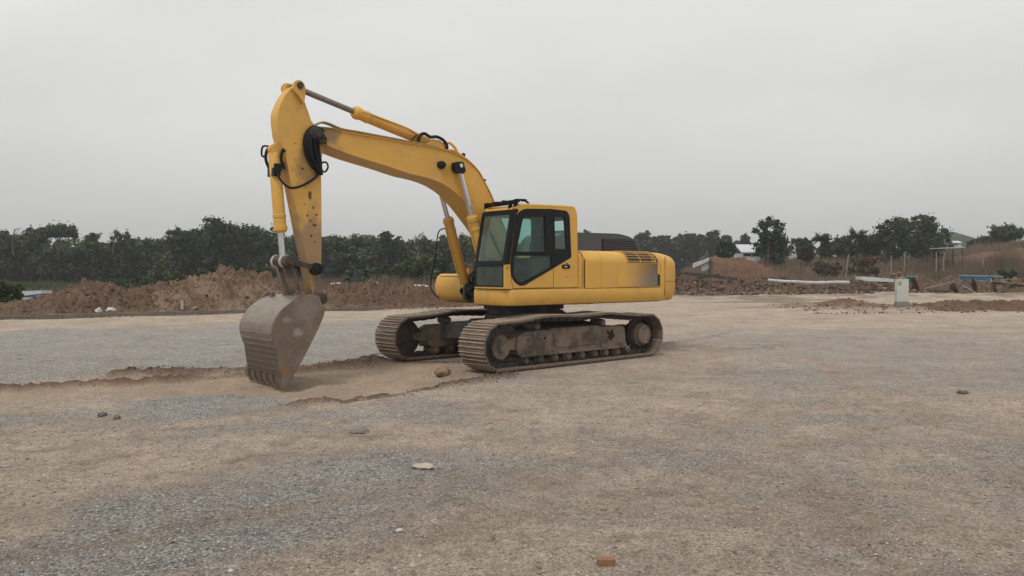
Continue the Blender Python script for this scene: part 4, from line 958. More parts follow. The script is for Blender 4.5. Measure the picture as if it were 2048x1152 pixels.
# ---- bucket cylinder and linkage
c, d = ram('bucket_cylinder', (5.215, 0, 1.93), (5.27, 0, 2.42), (5.36, 0, 3.74), .098, .052, w=.06)
m = MB(); m.lathe((5.215, -.315, 1.92), (0, 1, 0), [(0, .04), (0, .09), (.02, .10), (.09, .10), (.09, .11), (.14, .11), (.15, .095), (.33, .095), (.34, .11), (.43, .11), (.44, .095), (.50, .095), (.51, .105), (.60, .10), (.61, .06), (.63, .055), (.63, 0)], 26)
lp = m.build('cross_pin', M['greasy'], ex)
m = MB()
for v_ in (-.235, .075): m.cyl((5.215, v_, 1.92), (5.215, v_ + .065, 1.92), .116, n=24, bev=.008)
m.build('bushing', M['bone'], lp)
def bar(m, p, q, r0, r1, v0, v1, bev=.01):
    p, q = Vector(p), Vector(q); d = (q - p).normalized(); n = Vector((-d.y, d.x)); pts = []
    for k in range(9): a = R(90 + 22.5 * k); pts.append(p + d * math.cos(a) * r0 + n * math.sin(a) * r0)
    for k in range(9): a = R(-90 + 22.5 * k); pts.append(q + d * math.cos(a) * r1 + n * math.sin(a) * r1)
    m.prism([(a.x, a.y) for a in pts], v0, v1, bev=bev)
for v0 in (-.285, .235):
    m = MB(); bar(m, (5.215, 1.92), (4.80, 1.83), .045, .04, v0, v0 + .025, .004); m.build('guide_link', M['greasy'], ex)
for v0 in (-.16, .10):
    m = MB(); bar(m, (5.215, 1.90), (5.04, 1.34), .085, .08, v0, v0 + .085, .015); m.build('bucket_link', M['mudframe'], ex)
# ---- bucket
BO = [(4.84, 1.22), (4.90, 1.36), (5.00, 1.40), (5.10, 1.375), (5.17, 1.415), (5.245, 1.395), (5.32, 1.325), (5.413, 1.249), (5.53, 1.159), (5.612, 1.053), (5.67, .947), (5.694, .855), (5.690, .76), (5.665, .67), (5.615, .541), (5.584, .306), (5.552, .10), (5.50, -.03), (5.455, -.02), (5.37, .085), (5.285, .205), (5.151, .419), (5.012, .664), (4.924, .82), (4.818, 1.041), (4.79, 1.16)]
m = MB()
for v_ in (.615, -.65): m.prism(BO, v_, v_ + .035, bev=.008)
bk = m.build('bucket', M['bucket'], ex, sharp=30)
m = MB(); W = smooth_line([(5.02, 1.36), (5.16, 1.335), (5.26, 1.315), (5.36, 1.26), (5.50, 1.16), (5.585, 1.06), (5.650, .945), (5.672, .855), (5.668, .76), (5.640, .67), (5.592, .541), (5.560, .306), (5.528, .10)], 3)
strip(m, W, -1, -.614, .614, -.022); m.build('back_plate', M['bucket_back'], bk, sharp=30)
m = MB(); strip(m, smooth_line([(5.02, 1.33), (4.90, 1.25), (4.84, 1.10), (4.95, .98)], 3), -1, -.55, .55, -.02); m.build('inner_plate', M['bucket'], bk)
def backpt(z):
    for (a, b), (c_, d_) in zip(W[:-1], W[1:]):
        if d_ <= z <= b: return a + (c_ - a) * (z - b) / (d_ - b)
    return 5.56
m = MB()
for z_ in (.79, .69, .59, .495, .40, .31, .22):
    u_ = backpt(z_); m.box(u_ + .018, u_ + .034, -.62, .62, z_ - .012, z_ + .010, bev=.005)
m.build('wear_strip', M['bucket_back'], bk)
m = MB(); m.prism([(5.53, .11), (5.575, .12), (5.545, .0), (5.515, .0)], -.65, .65, bev=.005); m.build('cutting_edge', M['bucket'], bk)
for k in range(6):
    v_ = -.60 + 1.2 * k / 5; m = MB(); m.prism([(5.50, .13), (5.60, .14), (5.585, .03), (5.51, -.075), (5.48, .0)], v_ - .062, v_ + .062, bev=.006); m.build('tooth', M['bucket_back'], bk)
m = MB(); m.prism(rpoly([(5.53, .22), (5.46, .22), (5.33, .10), (5.44, .0), (5.50, -.075), (5.56, -.02)], .02), .652, .672, bev=.006); m.build('side_cutter', M['bucket'], bk)
m = MB()
for v_ in (-.24, .20):
    m.prism(rpoly([(4.72, 1.20), (4.62, 1.31), (4.68, 1.40), (4.80, 1.37), (4.92, 1.34), (5.02, 1.43), (5.12, 1.40), (5.16, 1.30), (4.9, 1.2)], .04), v_, v_ + .045, bev=.01)
m.build('ear', M['bucket'], bk)
m = MB(); m.lathe((4.70, -.36, 1.305), (0, 1, 0), [(0, .04), (0, .09), (.05, .10), (.70, .10), (.74, .09), (.742, .05), (.76, .045), (.76, 0)], 24)
m.lathe((5.03, -.30, 1.35), (0, 1, 0), [(0, .03), (0, .065), (.56, .065), (.57, .03)], 20); m.build('bucket_pin', M['greasy'], bk)
m = MB(); m.prism(rpoly([(5.30, 1.30), (5.28, 1.42), (5.23, 1.42), (5.20, 1.33)], .02), -.35, -.31, bev=.008); m.build('lifting_eye', M['bucket'], bk)

# ================================================================= LAND BEYOND, HEAPS
M['soil_red'] = mat('brown_red_spoil', (0.128, 0.082, 0.057), .95, 0, [(1.2, (0.18, 0.122, 0.085), .45, .65, .8), (5, (0.075, 0.045, 0.033), .48, .64, .8), (18, (0.23, 0.16, 0.115), .56, .72, .6), (26, (0.06, 0.04, 0.03), .55, .7, .6)], bump=(7, .8, .1), bump2=(25, .6, .03), spec=.1)
M['soil_dusty'] = mat('dusty_brown_spoil', (0.215, 0.15, 0.105), .95, 0, [(1.0, (0.12, 0.074, 0.052), .42, .58, .9), (6, (0.28, 0.205, 0.145), .5, .68, .6), (20, (0.10, 0.066, 0.047), .55, .7, .7)], bump=(9, .8, .08), bump2=(30, .6, .02), spec=.1)
M['bank'] = mat('grassy_bank_soil', (0.20, 0.145, 0.10), .95, 0, [(.25, (0.155, 0.072, 0.045), .5, .62, .9), (1.1, (0.10, 0.085, 0.05), .45, .65, .7), (6, (0.19, 0.14, 0.09), .5, .7, .6)], bump=(3, .8, .2), spec=.1)
M['concrete'] = mat('weathered_concrete', (0.36, 0.35, 0.31), .9, 0, [(3, (0.24, 0.22, 0.19), .45, .7, .7), (20, (0.20, 0.17, 0.14), .55, .72, .5)], bump=(20, .3))
M['kerb'] = mat('soiled_kerb_concrete', (0.17, 0.15, 0.125), .95, 0, [(1.5, (0.12, 0.095, 0.07), .4, .6, .8), (10, (0.24, 0.20, 0.155), .5, .7, .6)], bump=(12, .5))

def heightfield(name, X, Y, Z, m, **kw):
    nr, nc = X.shape; idx = np.arange(nr * nc).reshape(nr, nc)
    F = np.stack([idx[:-1, :-1], idx[:-1, 1:], idx[1:, 1:], idx[1:, :-1]], -1).reshape(-1, 4)
    return from_arrays(name, np.stack([X, Y, Z], -1).reshape(-1, 3), F, m, smooth=True, **kw)

KP = np.array([-18.67, 29.87]); KE = np.array([.842, .539]); KN = np.array([-.539, .842])
def crest_h(s, tcrest, tab):
    x = KP[0] + KE[0] * s + KN[0] * tcrest; y = KP[1] + KE[1] * s + KN[1] * tcrest
    px = 1024 + FOC * x / y; py = np.interp(px, [a for a, b in tab], [b for a, b in tab])
    return np.maximum(CAM_H + (HOR - py) / FOC * y, 0.0)
def heap(name, label, s0, s1, tab, m, depth=6.5, tc=2.8, rough=.33, seed=0, t_off=.35, n=(400, 150), group=None):
    S, T = np.meshgrid(np.linspace(s0, s1, n[0]), np.linspace(0, depth, n[1]), indexing='ij')
    H = crest_h(S, tc, tab)
    k = tc; sh_ = np.where(T < k, sm(-.1, k, T) ** .85, 1 - sm(k, depth, T))
    endf = sm(s0, s0 + 1.6, S) * (1 - sm(s1 - 1.6, s1, S))
    wig = (fbm(S, T, .45, 11 + seed) - .5) * 1.6
    X = KP[0] + KE[0] * S + KN[0] * (T + t_off + wig * .45 * sm(0, 2, T)); Y = KP[1] + KE[1] * S + KN[1] * (T + t_off + wig * .45 * sm(0, 2, T))
    r_ = (fbm(X, Y, .8, 12 + seed, 5, .6) - .5) * 1.5 + (np.abs(fbm(X, Y, 1.7, 15 + seed, 4, .65) - .5) - .12) * 2.4 + (fbm(X, Y, 4.5, 19 + seed, 4, .75) - .5) * 1.05
    Z = H * sh_ * endf * (1 + .0 * r_) + 1.25 * rough * r_ * np.minimum(1, sh_ * 3) * endf * np.clip(H, .35, 1.2) - .06 + .03 * endf
    o = heightfield(name, X, Y, Z, m); tag(o, label, 'earth heap', group); return o
heap('earth_heap', 'long low heap of dark red-brown soil behind the left part of the kerb', -9, 9.2,
     [(-200, 618), (0, 612), (60, 600), (110, 588), (160, 572), (195, 565), (235, 574), (265, 580), (285, 572), (330, 570), (380, 590)], M['soil_red'], seed=1, group='spoil heaps beside the dirt road')
heap('earth_heap', 'tallest dusty brown heap with a pointed crest, just left of the bucket', 4.0, 15.5,
     [(270, 590), (320, 572), (370, 556), (405, 551), (430, 547), (470, 553), (520, 569), (570, 585), (640, 600)], M['soil_dusty'], seed=5, rough=.30, group='spoil heaps beside the dirt road')
heap('earth_heap', 'reddish heap partly hidden behind the arm linkage, green bushes on its crest', 7.5, 19.5,
     [(380, 560), (440, 545), (500, 543), (560, 552), (620, 564), (660, 570), (720, 580)], M['soil_red'], seed=9, t_off=3.6, depth=6, group='spoil heaps beside the dirt road')
heap('earth_heap', 'lumpy brown spoil between the bucket arm and the cab front', 12.5, 29,
     [(560, 572), (640, 570), (700, 574), (740, 570), (790, 573), (840, 576), (900, 573), (960, 570), (1040, 568)], M['soil_red'], seed=13, rough=.42, t_off=.6, depth=7, tc=3.0, n=(340, 130), group='spoil heaps beside the dirt road')
# kerb
m = MB(); Lk = []
s_ = -14.0
rr = random.Random(2)
while s_ < 14.6:
    l = 1.0; dz = rr.uniform(-.012, .012); da = rr.uniform(-.015, .015)
    p = KP + KE * s_; Mx = Matrix.Translation((p[0], p[1], 0)) @ Matrix.Rotation(math.atan2(KE[1], KE[0]), 4, 'Z')
    m.box(0.006, l - .006, -.10 + da, .12 + da, -.15, .155 + dz, bev=.02, M=Mx, seg=1); s_ += l
kb = m.build('kerb', M['kerb']); tag(kb, kind='structure')

# the heaps across the road on the right
def rheap(label, pxs, Y0, Y1, tab, m, seed, rough=.95, n=(460, 150)):
    xa, xb = wx(pxs[0], (Y0 + Y1) / 2), wx(pxs[1], (Y0 + Y1) / 2); yc = Y0 + (Y1 - Y0) * .45
    X, Y = np.meshgrid(np.linspace(xa, xb, n[0]), np.linspace(Y0, Y1, n[1]), indexing='ij')
    px = 1024 + FOC * X / Y; py = np.interp(px, [a for a, b in tab], [b for a, b in tab]); H = np.maximum(CAM_H + (HOR - py) / FOC * yc, .1)
    k = (Y - Y0) / (Y1 - Y0); shp = sm(0, .4, k) * (1 - sm(.5, 1, k)); e_ = sm(xa, xa + 2, X) * (1 - sm(xb - 2, xb, X))
    r_ = (fbm(X, Y, .5, seed, 5, .65) - .5) * 2 + (np.abs(fbm(X, Y, 1.1, seed + 5, 4, .65) - .5) - .12) * 2.6 + (fbm(X, Y, 2.6, seed + 7, 4, .75) - .5) * 1.4
    Z = H * shp * e_ + rough * r_ * np.minimum(1, shp * 2.5) * e_ - .08
    o = heightfield('earth_heap', X, Y, Z, m); tag(o, label, 'earth heap', 'rubble heaps across the road'); return o
rheap('rough brown rubble heap right behind the counterweight, under the dark beam', (1240, 1560), 69, 80, [(1240, 556), (1380, 552), (1440, 556), (1480, 562), (1560, 562)], M['soil_red'], 31)
rheap('low brown rubble heap between the dark beam and the concrete block', (1480, 1860), 66, 78, [(1480, 556), (1540, 560), (1620, 562), (1700, 560), (1760, 558), (1860, 562)], M['soil_red'], 41, .8)
rheap('low spoil under the crumpled rusty sheets at the right', (1780, 2250), 66, 79, [(1780, 566), (1900, 566), (2000, 560), (2250, 560)], M['soil_dusty'], 51, .6)

def nheap(label, pxa, pxb, Y0, Y1, pytop, m, seed, rough=.2):
    xa, xb = wx(pxa, (Y0 + Y1) / 2), wx(pxb, (Y0 + Y1) / 2); X, Y = np.meshgrid(np.linspace(xa, xb, 300), np.linspace(Y0, Y1, 110), indexing='ij')
    H = wz(pytop, (Y0 + Y1) / 2) * (.55 + .9 * fbm(X, Y, .5, seed + 3)); k = (Y - Y0) / (Y1 - Y0); e_ = sm(0, .45, k) * (1 - sm(.5, 1, k)) * sm(xa, xa + 2.2, X) * (1 - sm(xb - 2.2, xb, X))
    r_ = (np.abs(fbm(X, Y, 1.0, seed, 5, .68) - .5) - .1) * 2.6 + (fbm(X, Y, 3.5, seed + 7, 4, .75) - .5) * 1.4
    o = heightfield('earth_heap', X, Y, H * e_ + rough * r_ * e_ ** .5 - .05 + (ground_fields(X, Y)[0]) * .9, m); tag(o, label, 'earth heap', 'low spoil by the near side of the road'); return o
nheap('low dark spoil just right of the concrete marker block', 1812, 2260, 34.2, 39.5, 606, M['soil_red'], 81, .22)
nheap('low brown spoil left of the concrete marker block', 1590, 1800, 36.0, 43.5, 608, M['soil_dusty'], 91, .2)

# grassy slope on the right
def slope_h(X, Y):
    px = 1024 + FOC * X / np.maximum(Y, 60)
    py = np.interp(px, [1300, 1420, 1500, 1560, 1700, 1850, 1900, 1950, 2048, 2400], [556, 535, 528, 530, 527, 524, 512, 502, 492, 480])
    top_ = CAM_H + (HOR - py) / FOC * 108
    return top_ * sm(80, 108, Y) * (1 - .35 * sm(125, 190, Y)) + ((fbm(X, Y, .12, 61) - .5) * .9 + (fbm(X, Y, .6, 62) - .5) * .45) * sm(80, 92, Y) - .35 * (1 - sm(80, 90, Y)) - .1
X, Y = np.meshgrid(np.linspace(14, 120, 420), np.linspace(79, 190, 260), indexing='ij'); sel = X
Z = slope_h(X, Y) - 3 * (1 - sm(14, 26, X))
o = heightfield('grassy_slope', X, Y, Z, M['bank']); tag(o, kind='structure')
# red cut bank at the far right
X, Y = np.meshgrid(np.linspace(46, 82, 220), np.linspace(88, 104, 90), indexing='ij')
px = 1024 + FOC * X / 96; py = np.interp(px, [1860, 1900, 1960, 2010, 2048, 2300], [534, 518, 506, 498, 493, 488]); H = CAM_H + (HOR - py) / FOC * 96
Z = H * sm(88, 95, Y) * (1 - sm(99, 104, Y)) * sm(46, 50, X) + (fbm(X, Y, .5, 71, 5) - .5) * 1.0 - .2
M['redbank'] = mat('red_cut_earth', (0.155, 0.085, 0.058), .95, 0, [((.3, .3, 2.0), (0.10, 0.055, 0.04), .45, .62, .8), (1.5, (0.15, 0.11, 0.07), .5, .66, .7), (8, (0.22, 0.12, 0.08), .5, .7, .5)], bump=(3, .8, .2), spec=.1)
o = heightfield('earth_bank', X, Y, Z, M['redbank']); tag(o, 'red-brown cut earth bank rising at the far right edge', 'earth bank')
# flat-topped reddish bank behind the dark beam
X, Y = np.meshgrid(np.linspace(wx(1405, 86), wx(1550, 86), 160), np.linspace(83, 92, 60), indexing='ij')
px = 1024 + FOC * X / 85; H = CAM_H + (HOR - np.interp(px, [1405, 1422, 1430, 1500, 1530, 1560], [552, 530, 515, 517, 530, 548])) / FOC * 86
Z = H * sm(83, 85.2, Y) * (1 - sm(89, 92, Y)) * (1 + (fbm(X, Y, .9, 75, 5) - .5) * .25) + (fbm(X, Y, .9, 76, 5, .7) - .5) * 1.0 - .2
o = heightfield('earth_bank', X, Y, Z, M['redbank']); tag(o, 'flat-topped reddish bank beyond the dark beam, behind the counterweight', 'earth bank')
# distant hill
X, Y = np.meshgrid(np.linspace(78, 270, 120), np.linspace(290, 420, 60), indexing='ij')
px = 1024 + FOC * X / 330; py = np.interp(px, [1400, 1700, 1800, 1860, 1895, 1915, 1940, 1990, 2060, 2300], [545, 520, 505, 480, 463, 460, 467, 478, 492, 515])
Z = (CAM_H + (HOR - py) / FOC * 330) * sm(290, 330, Y) * (1 - .8 * sm(345, 420, Y)) + (fbm(X, Y, .08, 77) - .5) * 3 - 1
M['farveg'] = mat('distant_green_cover', (0.045, 0.052, 0.032), .95, 0, [(.06, (0.028, 0.036, 0.022), .42, .6, .9), (.4, (0.07, 0.07, 0.045), .5, .7, .7)], bump=(.3, 1.0, 2.0), spec=.1)
o = heightfield('hill', X, Y, Z, M['farveg']); tag(o, kind='structure')

# ================================================================= VEGETATION
def leafmat(name):
    m = bpy.data.materials.new(name); m.use_nodes = True; N, L = m.node_tree.nodes, m.node_tree.links; N.clear()
    out = N.new('ShaderNodeOutputMaterial'); at = N.new('ShaderNodeAttribute'); at.attribute_name = 'leaf_colour'
    d = N.new('ShaderNodeBsdfDiffuse'); t = N.new('ShaderNodeBsdfTranslucent'); mx = N.new('ShaderNodeMixShader'); mx.inputs[0].default_value = .25
    L.new(at.outputs['Color'], d.inputs[0]); L.new(at.outputs['Color'], t.inputs[0]); L.new(d.outputs[0], mx.inputs[1]); L.new(t.outputs[0], mx.inputs[2]); L.new(mx.outputs[0], out.inputs['Surface']); return m
M['leaf'] = leafmat('leaves'); M['bark'] = mat('bark', (0.075, 0.062, 0.05), .95, 0, [(4, (0.13, 0.11, 0.09), .5, .7, .7)])
M['leafcore'] = mat('dense_inner_foliage', (0.022, 0.026, 0.016), .95)
def leaves(cen, rad, per, size, base, var=.35, flat=1.0, aspect=.6):
    """cen (N,3) clump centres, rad (N,3) or (N,) clump radii; per leaves a clump -> arrays"""
    n = len(cen); rad = np.asarray(rad); rad = rad if rad.ndim == 2 else np.stack([rad, rad, rad * .8], 1)
    P = np.repeat(cen, per, 0); Rr = np.repeat(rad, per, 0); k = len(P)
    d = rng.normal(size=(k, 3)); d /= np.linalg.norm(d, axis=1, keepdims=True); P = P + d * Rr * (rng.random((k, 1)) ** .45)
    nrm = rng.normal(size=(k, 3)); nrm[:, 2] = np.abs(nrm[:, 2]) * 1.2; nrm += d * .7; nrm /= np.linalg.norm(nrm, axis=1, keepdims=True)
    a = np.cross(nrm, rng.normal(size=(k, 3))); a /= np.linalg.norm(a, axis=1, keepdims=True) + 1e-9; b = np.cross(nrm, a)
    s_ = size * (.55 + .9 * rng.random((k, 1))); w = s_ * aspect
    V = np.stack([P - a * s_, P + b * w, P + a * s_, P - b * w], 1).reshape(-1, 3)
    F = np.arange(4 * k).reshape(k, 4)
    cc = np.asarray(base)[None, :] * (1 + var * rng.normal(size=(n, 1))).clip(.45, 1.8) * (1 + .12 * rng.normal(size=(n, 3)))
    C = np.repeat(np.repeat(cc, per, 0) * (1 + .25 * rng.normal(size=(k, 1))).clip(.5, 1.7), 4, 0)
    return V, F, C.clip(.008, .5)
def join(parts):
    V, F, C, o = [], [], [], 0
    for v, f, c in parts: V.append(v); F.append(f + o); C.append(c); o += len(v)
    return np.vstack(V), np.vstack(F), np.vstack(C)
def foliage(name, parts, parent=None):
    V, F, C = join(parts) if isinstance(parts, list) else parts
    return from_arrays(name, V, F, M['leaf'], parent, attrs={'leaf_colour': ('POINT', C)})
G1 = (0.072, 0.088, 0.046); G2 = (0.092, 0.108, 0.052); G3 = (0.056, 0.070, 0.042); GB = (0.075, 0.10, 0.038); GD = (0.14, 0.115, 0.065)

# the long wood: one mass no one could count
def wood(name, pxa, pxb, Y, tab, nclump, seed, size=.25, bases=(G1, G2, G3), depth=16, per=46, low=.3):
    r2 = np.random.default_rng(seed); xs = r2.uniform(wx(pxa, Y), wx(pxb, Y), nclump); yy = Y + depth * r2.random(nclump) ** 1.3
    px = 1024 + FOC * xs / yy; py = np.interp(px, [a for a, b in tab], [b for a, b in tab])
    bump_ = (vnoise(xs * .28, yy * .1, seed) - .5) * 2.2 + (vnoise(xs * .8, yy * .2, seed + 1) - .5) * 1.1
    topz = CAM_H + (HOR - py) / FOC * yy + bump_
    rad = r2.uniform(.35, 1.2, nclump); k = r2.random(nclump); zz = low + (topz - rad * .6 - low) * (k ** .62)
    cen = np.stack([xs, yy, zz], 1); parts = []
    xl = r2.uniform(wx(pxa, Y), wx(pxb, Y), nclump // 2); parts.append(leaves(np.stack([xl, Y + depth * (.3 + .7 * r2.random(len(xl))), r2.uniform(.1, 2.6, len(xl))], 1), r2.uniform(.7, 1.3, len(xl)), per, size * 1.3, G3, .3))
    for i, b in enumerate(bases):
        sel = np.floor(vnoise(xs * .22 + 9, yy * .2, seed + 5) * len(bases) * .999) == i
        if sel.any(): parts.append(leaves(cen[sel], rad[sel], per, size, b, .28))
    # feathery tips along the crest
    nt = nclump // 3; xt = r2.uniform(wx(pxa, Y), wx(pxb, Y), nt); yt = Y + depth * .5 * r2.random(nt)
    px = 1024 + FOC * xt / yt; zt = CAM_H + (HOR - np.interp(px, [a for a, b in tab], [b for a, b in tab])) / FOC * yt + (vnoise(xt * .33, yt * .1, seed) - .5) * 1.6 + r2.uniform(-.5, .45, nt)
    parts.append(leaves(np.stack([xt, yt, zt], 1), r2.uniform(.25, .6, nt), 16, size * .8, G2, .3))
    o = foliage(name, parts); tag(o, kind='stuff', label='dense band of dark green woodland stretching across the background', cat='woodland'); return o
TAB = [(-300, 474), (0, 484), (40, 480), (100, 489), (170, 491), (250, 490), (320, 484), (380, 474), (430, 466), (500, 470), (560, 476), (600, 472), (650, 474), (700, 482), (760, 484), (850, 488), (950, 490), (1050, 492), (1200, 486), (1280, 482), (1350, 482), (1420, 486), (1500, 494), (1560, 500)]
w1 = wood('woodland', -380, 960, 112, TAB, 3400, 3, per=56)
w1['label'] = 'dense band of dark green woodland behind the heaps on the left'
TABR = [(900, 486), (1000, 490), (1160, 484), (1200, 487), (1280, 482), (1350, 482), (1420, 485), (1500, 490), (1600, 496), (1800, 500), (2400, 500)]
w2 = wood('woodland', 900, 1560, 185, TABR, 1500, 8, size=.5, bases=((.05, .058, .036), (.06, .066, .04), G1), depth=22, per=40)
w2['label'] = 'hazy grey-green woodland seen behind the rear of the machine'
w3 = wood('woodland', 1520, 2500, 230, [(1500, 496), (1600, 500), (1750, 503), (1900, 500), (2050, 498), (2500, 495)], 900, 12, size=.6, bases=((.05, .056, .038), G1), depth=22, per=34)
w3['label'] = 'thin far woodland along the horizon behind the palms at the right'
# solid earth-dark understorey keeps the wood opaque
def tree_skeleton(m, x, y, z0, h, w, n=7, lean=0.0, r0=.16, rr=None):
    rr = rr or random; tops = []; top_ = Vector((x + lean, y, z0 + h * .62))
    m.tube([(x, y, z0), (x + lean * .3, y, z0 + h * .3), tuple(top_)], (r0, r0 * .45), n=7)
    for k in range(n):
        a = 2 * math.pi * k / n + rr.uniform(-.4, .4); f = rr.uniform(.35, .62)
        s_ = Vector((x + lean * f, y, z0 + h * f)); e = Vector((x + lean + math.cos(a) * w * .38, y + math.sin(a) * w * .38, z0 + h * rr.uniform(.65, .93)))
        m.tube([tuple(s_), tuple(s_.lerp(e, .5) + Vector((0, 0, -.1 * h * .3))), tuple(e)], (r0 * .4, r0 * .12), n=5); tops.append(e)
    return tops
def tree(label, px, ptop, pbase, pw, Y, base=G1, name='tree', lean=0.0, shape='round', dens=1.0, lsize=.19, group=None, seed=1, trunk_show=.25, cat='tree'):
    rr = random.Random(seed); r2 = np.random.default_rng(seed); x = wx(px, Y); zt = wz(ptop, Y); zb = wz(pbase, Y); w = pw / FOC * Y
    h = zt - zb; t = empty(name, (x, Y, zb)); tag(t, label, cat, group)
    m = MB(); tops = tree_skeleton(m, 0, 0, -.3, h + .3, w, 8, lean * w, max(.09, h * .022), rr); m.build('trunk', M['bark'], t)
    cz0 = h * trunk_show; n = int(75 * dens * max(1, w * h / 30)); cen = []
    while len(cen) < n:
        q = r2.uniform(-1, 1, 3)
        if shape == 'round':
            if (q ** 2).sum() > 1: continue
        elif shape == 'flat':
            if q[0] ** 2 + q[1] ** 2 + (q[2] / .8) ** 2 > 1 or q[2] < -.4: continue
        elif shape == 'column':
            if abs(q[0]) > .9 - .4 * abs(q[2]): continue
        elif shape == 'open':
            if (q ** 2).sum() > 1 or ((q * np.array([1, 1, .9])) ** 2).sum() < .25: continue
        c_ = np.array([lean * w * (.5 + .5 * q[2]) + q[0] * w * .5, q[1] * w * .45, (cz0 + h) / 2 + q[2] * (h - cz0) / 2 - .1])
        c_ += r2.normal(size=3) * .12 * w * .3; c_[2] = min(c_[2], h + .05); cen.append(c_)
    cen = np.array(cen); rad = r2.uniform(.03, .105, len(cen)) * w + .10
    foliage('crown', [leaves(cen, rad, int(40 * dens), lsize, base, .3), leaves(cen, rad * 2.0 + .1, int(9 * dens), lsize * .9, base, .3)], t); return t
GT = 'trees standing out of the woodland'
tree('lone flat-crowned tree leaning right above the woodland at the far left', 118, 447, 505, 62, 108, G1, lean=.08, shape='flat', trunk_show=.45, seed=2, group=GT)
tree('rounded bushy tree rising left of the leaning flat-crowned tree', 70, 456, 520, 48, 109, G2, seed=3, group=GT)
tree('thin feathery tree at the extreme left end of the woodland', 8, 462, 520, 40, 110, G1, seed=4, dens=.7, group=GT)
tree('small spiky tree right of the lone flat-crowned tree', 186, 468, 520, 36, 109, G2, shape='column', seed=5, dens=.8, group=GT)
tree('small pointed tree above the left heap, second from the tall tree group', 243, 463, 520, 34, 110, G3, shape='column', seed=6, dens=.7, group=GT)
tree('dark rounded tree forming the left shoulder of the tall tree group', 362, 454, 525, 62, 111, G3, seed=7, group=GT)
tree('tallest dark tree of the woodland, above the pointed dusty heap', 438, 437, 530, 92, 109, G3, seed=8, group=GT, dens=1.1)
tree('broad dark tree just left of the bucket cylinder', 498, 448, 530, 74, 112, G1, seed=9, group=GT)
tree('dark bushy tree directly behind the bucket cylinder', 545, 454, 530, 60, 113, G3, seed=10, group=GT)
tree('rounded grey-green tree just right of the dipper arm', 672, 470, 530, 52, 114, G2, seed=11, group=GT, dens=.8)
tree('low feathery tree standing midway between arm and boom cylinders', 722, 469, 530, 50, 115, G2, seed=12, group=GT, dens=.8)
tree('compact dark tree crown sticking up between arm and boom cylinders', 772, 464, 525, 30, 110, G3, seed=13, group=GT)
tree('thin wispy tree right of the compact dark crown', 798, 472, 525, 22, 112, G1, shape='column', seed=14, group=GT, dens=.5)
tree('ragged open-crowned tree left of the loose hose', 845, 474, 525, 42, 114, G1, shape='open', seed=15, group=GT, dens=.7)
tree('tree seen between the hose loop and the far boom cylinder', 888, 472, 525, 38, 113, G2, seed=16, group=GT)
tree('tree seen between the two boom cylinders and the cab', 932, 468, 525, 40, 113, G2, seed=17, group=GT)
tree('small leaning tree just right of the cab rear post', 1160, 454, 520, 36, 150, G1, lean=.3, shape='flat', seed=18, group=GT, dens=.7)
GF = 'hazy trees behind the machine rear'
for i, (px_, pt_, pw_, lb) in enumerate(((1292, 466, 44, 'hazy tree just right of the dark engine hood'), (1326, 470, 34, 'low hazy tree, second right of the engine hood'), (1373, 467, 44, 'rounded hazy tree above the counterweight corner'),
                        (1401, 469, 22, 'narrow hazy tree between rounded and square-topped ones'), (1424, 463, 30, 'square-topped hazy tree, tallest behind the rubble heap'), (1452, 471, 26, 'small hazy tree right of the square-topped one'), (1490, 468, 22, 'dome-shaped hazy tree left of the big round tree'))):
    tree(lb, px_, pt_, 520, pw_, 182, (.055, .062, .042), seed=30 + i, group=GF, lsize=.42, shape='column' if i == 4 else 'round')
GR = 'nearer trees on the right skyline'
tree('tall round open-crowned tree beyond the flat-topped bank', 1536, 437, 525, 54, 96, G3, shape='open', seed=41, group=GR, dens=.75, trunk_show=.5, lsize=.2)
tree('dense dark lower tree beneath the tall round open crown', 1548, 468, 528, 66, 98, G3, seed=42, group=GR, trunk_show=.05)
tree('bushy dark green tree left of the tall round open crown', 1450, 484, 520, 36, 97, (.04, .052, .024), seed=43, group=GR, trunk_show=.05)
tree('small dark tree between the tall round tree and the first palm', 1608, 476, 512, 36, 104, G3, seed=44, group=GR, trunk_show=.1)
tree('low bush with reddish tinge left of the first palm', 1612, 494, 520, 28, 98, (.07, .05, .035), seed=45, group=GR, trunk_show=.05)
tree('left half of the huge dark tree pair, widest crown on the right', 1796, 436, 528, 86, 101, G3, seed=46, group=GR, dens=1.15, trunk_show=.12)
tree('right half of the huge dark tree pair, ragged feathery top', 1852, 430, 528, 84, 103, G1, seed=47, group=GR, dens=1.1, trunk_show=.12)
tree('olive trailing tree under the right side of the huge tree pair', 1858, 470, 532, 44, 100, (.06, .066, .032), seed=48, group=GR, trunk_show=.02)
tree('rounded spreading tree on a short trunk at the far right', 2012, 451, 496, 58, 108, G1, seed=49, group=GR, dens=1.1, trunk_show=.3)
tree('low dark bush between the hill and the far right tree', 1962, 474, 500, 52, 112, G3, seed=50, group=GR, trunk_show=.03)
tree('dark bush at the foot of the middle palm', 1690, 474, 512, 60, 103, G3, seed=51, group=GR, trunk_show=.03)
tree('dark bush between the middle palm and the huge tree pair', 1742, 468, 515, 44, 104, G3, seed=52, group=GR, trunk_show=.03)
tree('dark bush at the foot of the first palm', 1652, 486, 512, 32, 103, G3, seed=53, group=GR, trunk_show=.03)

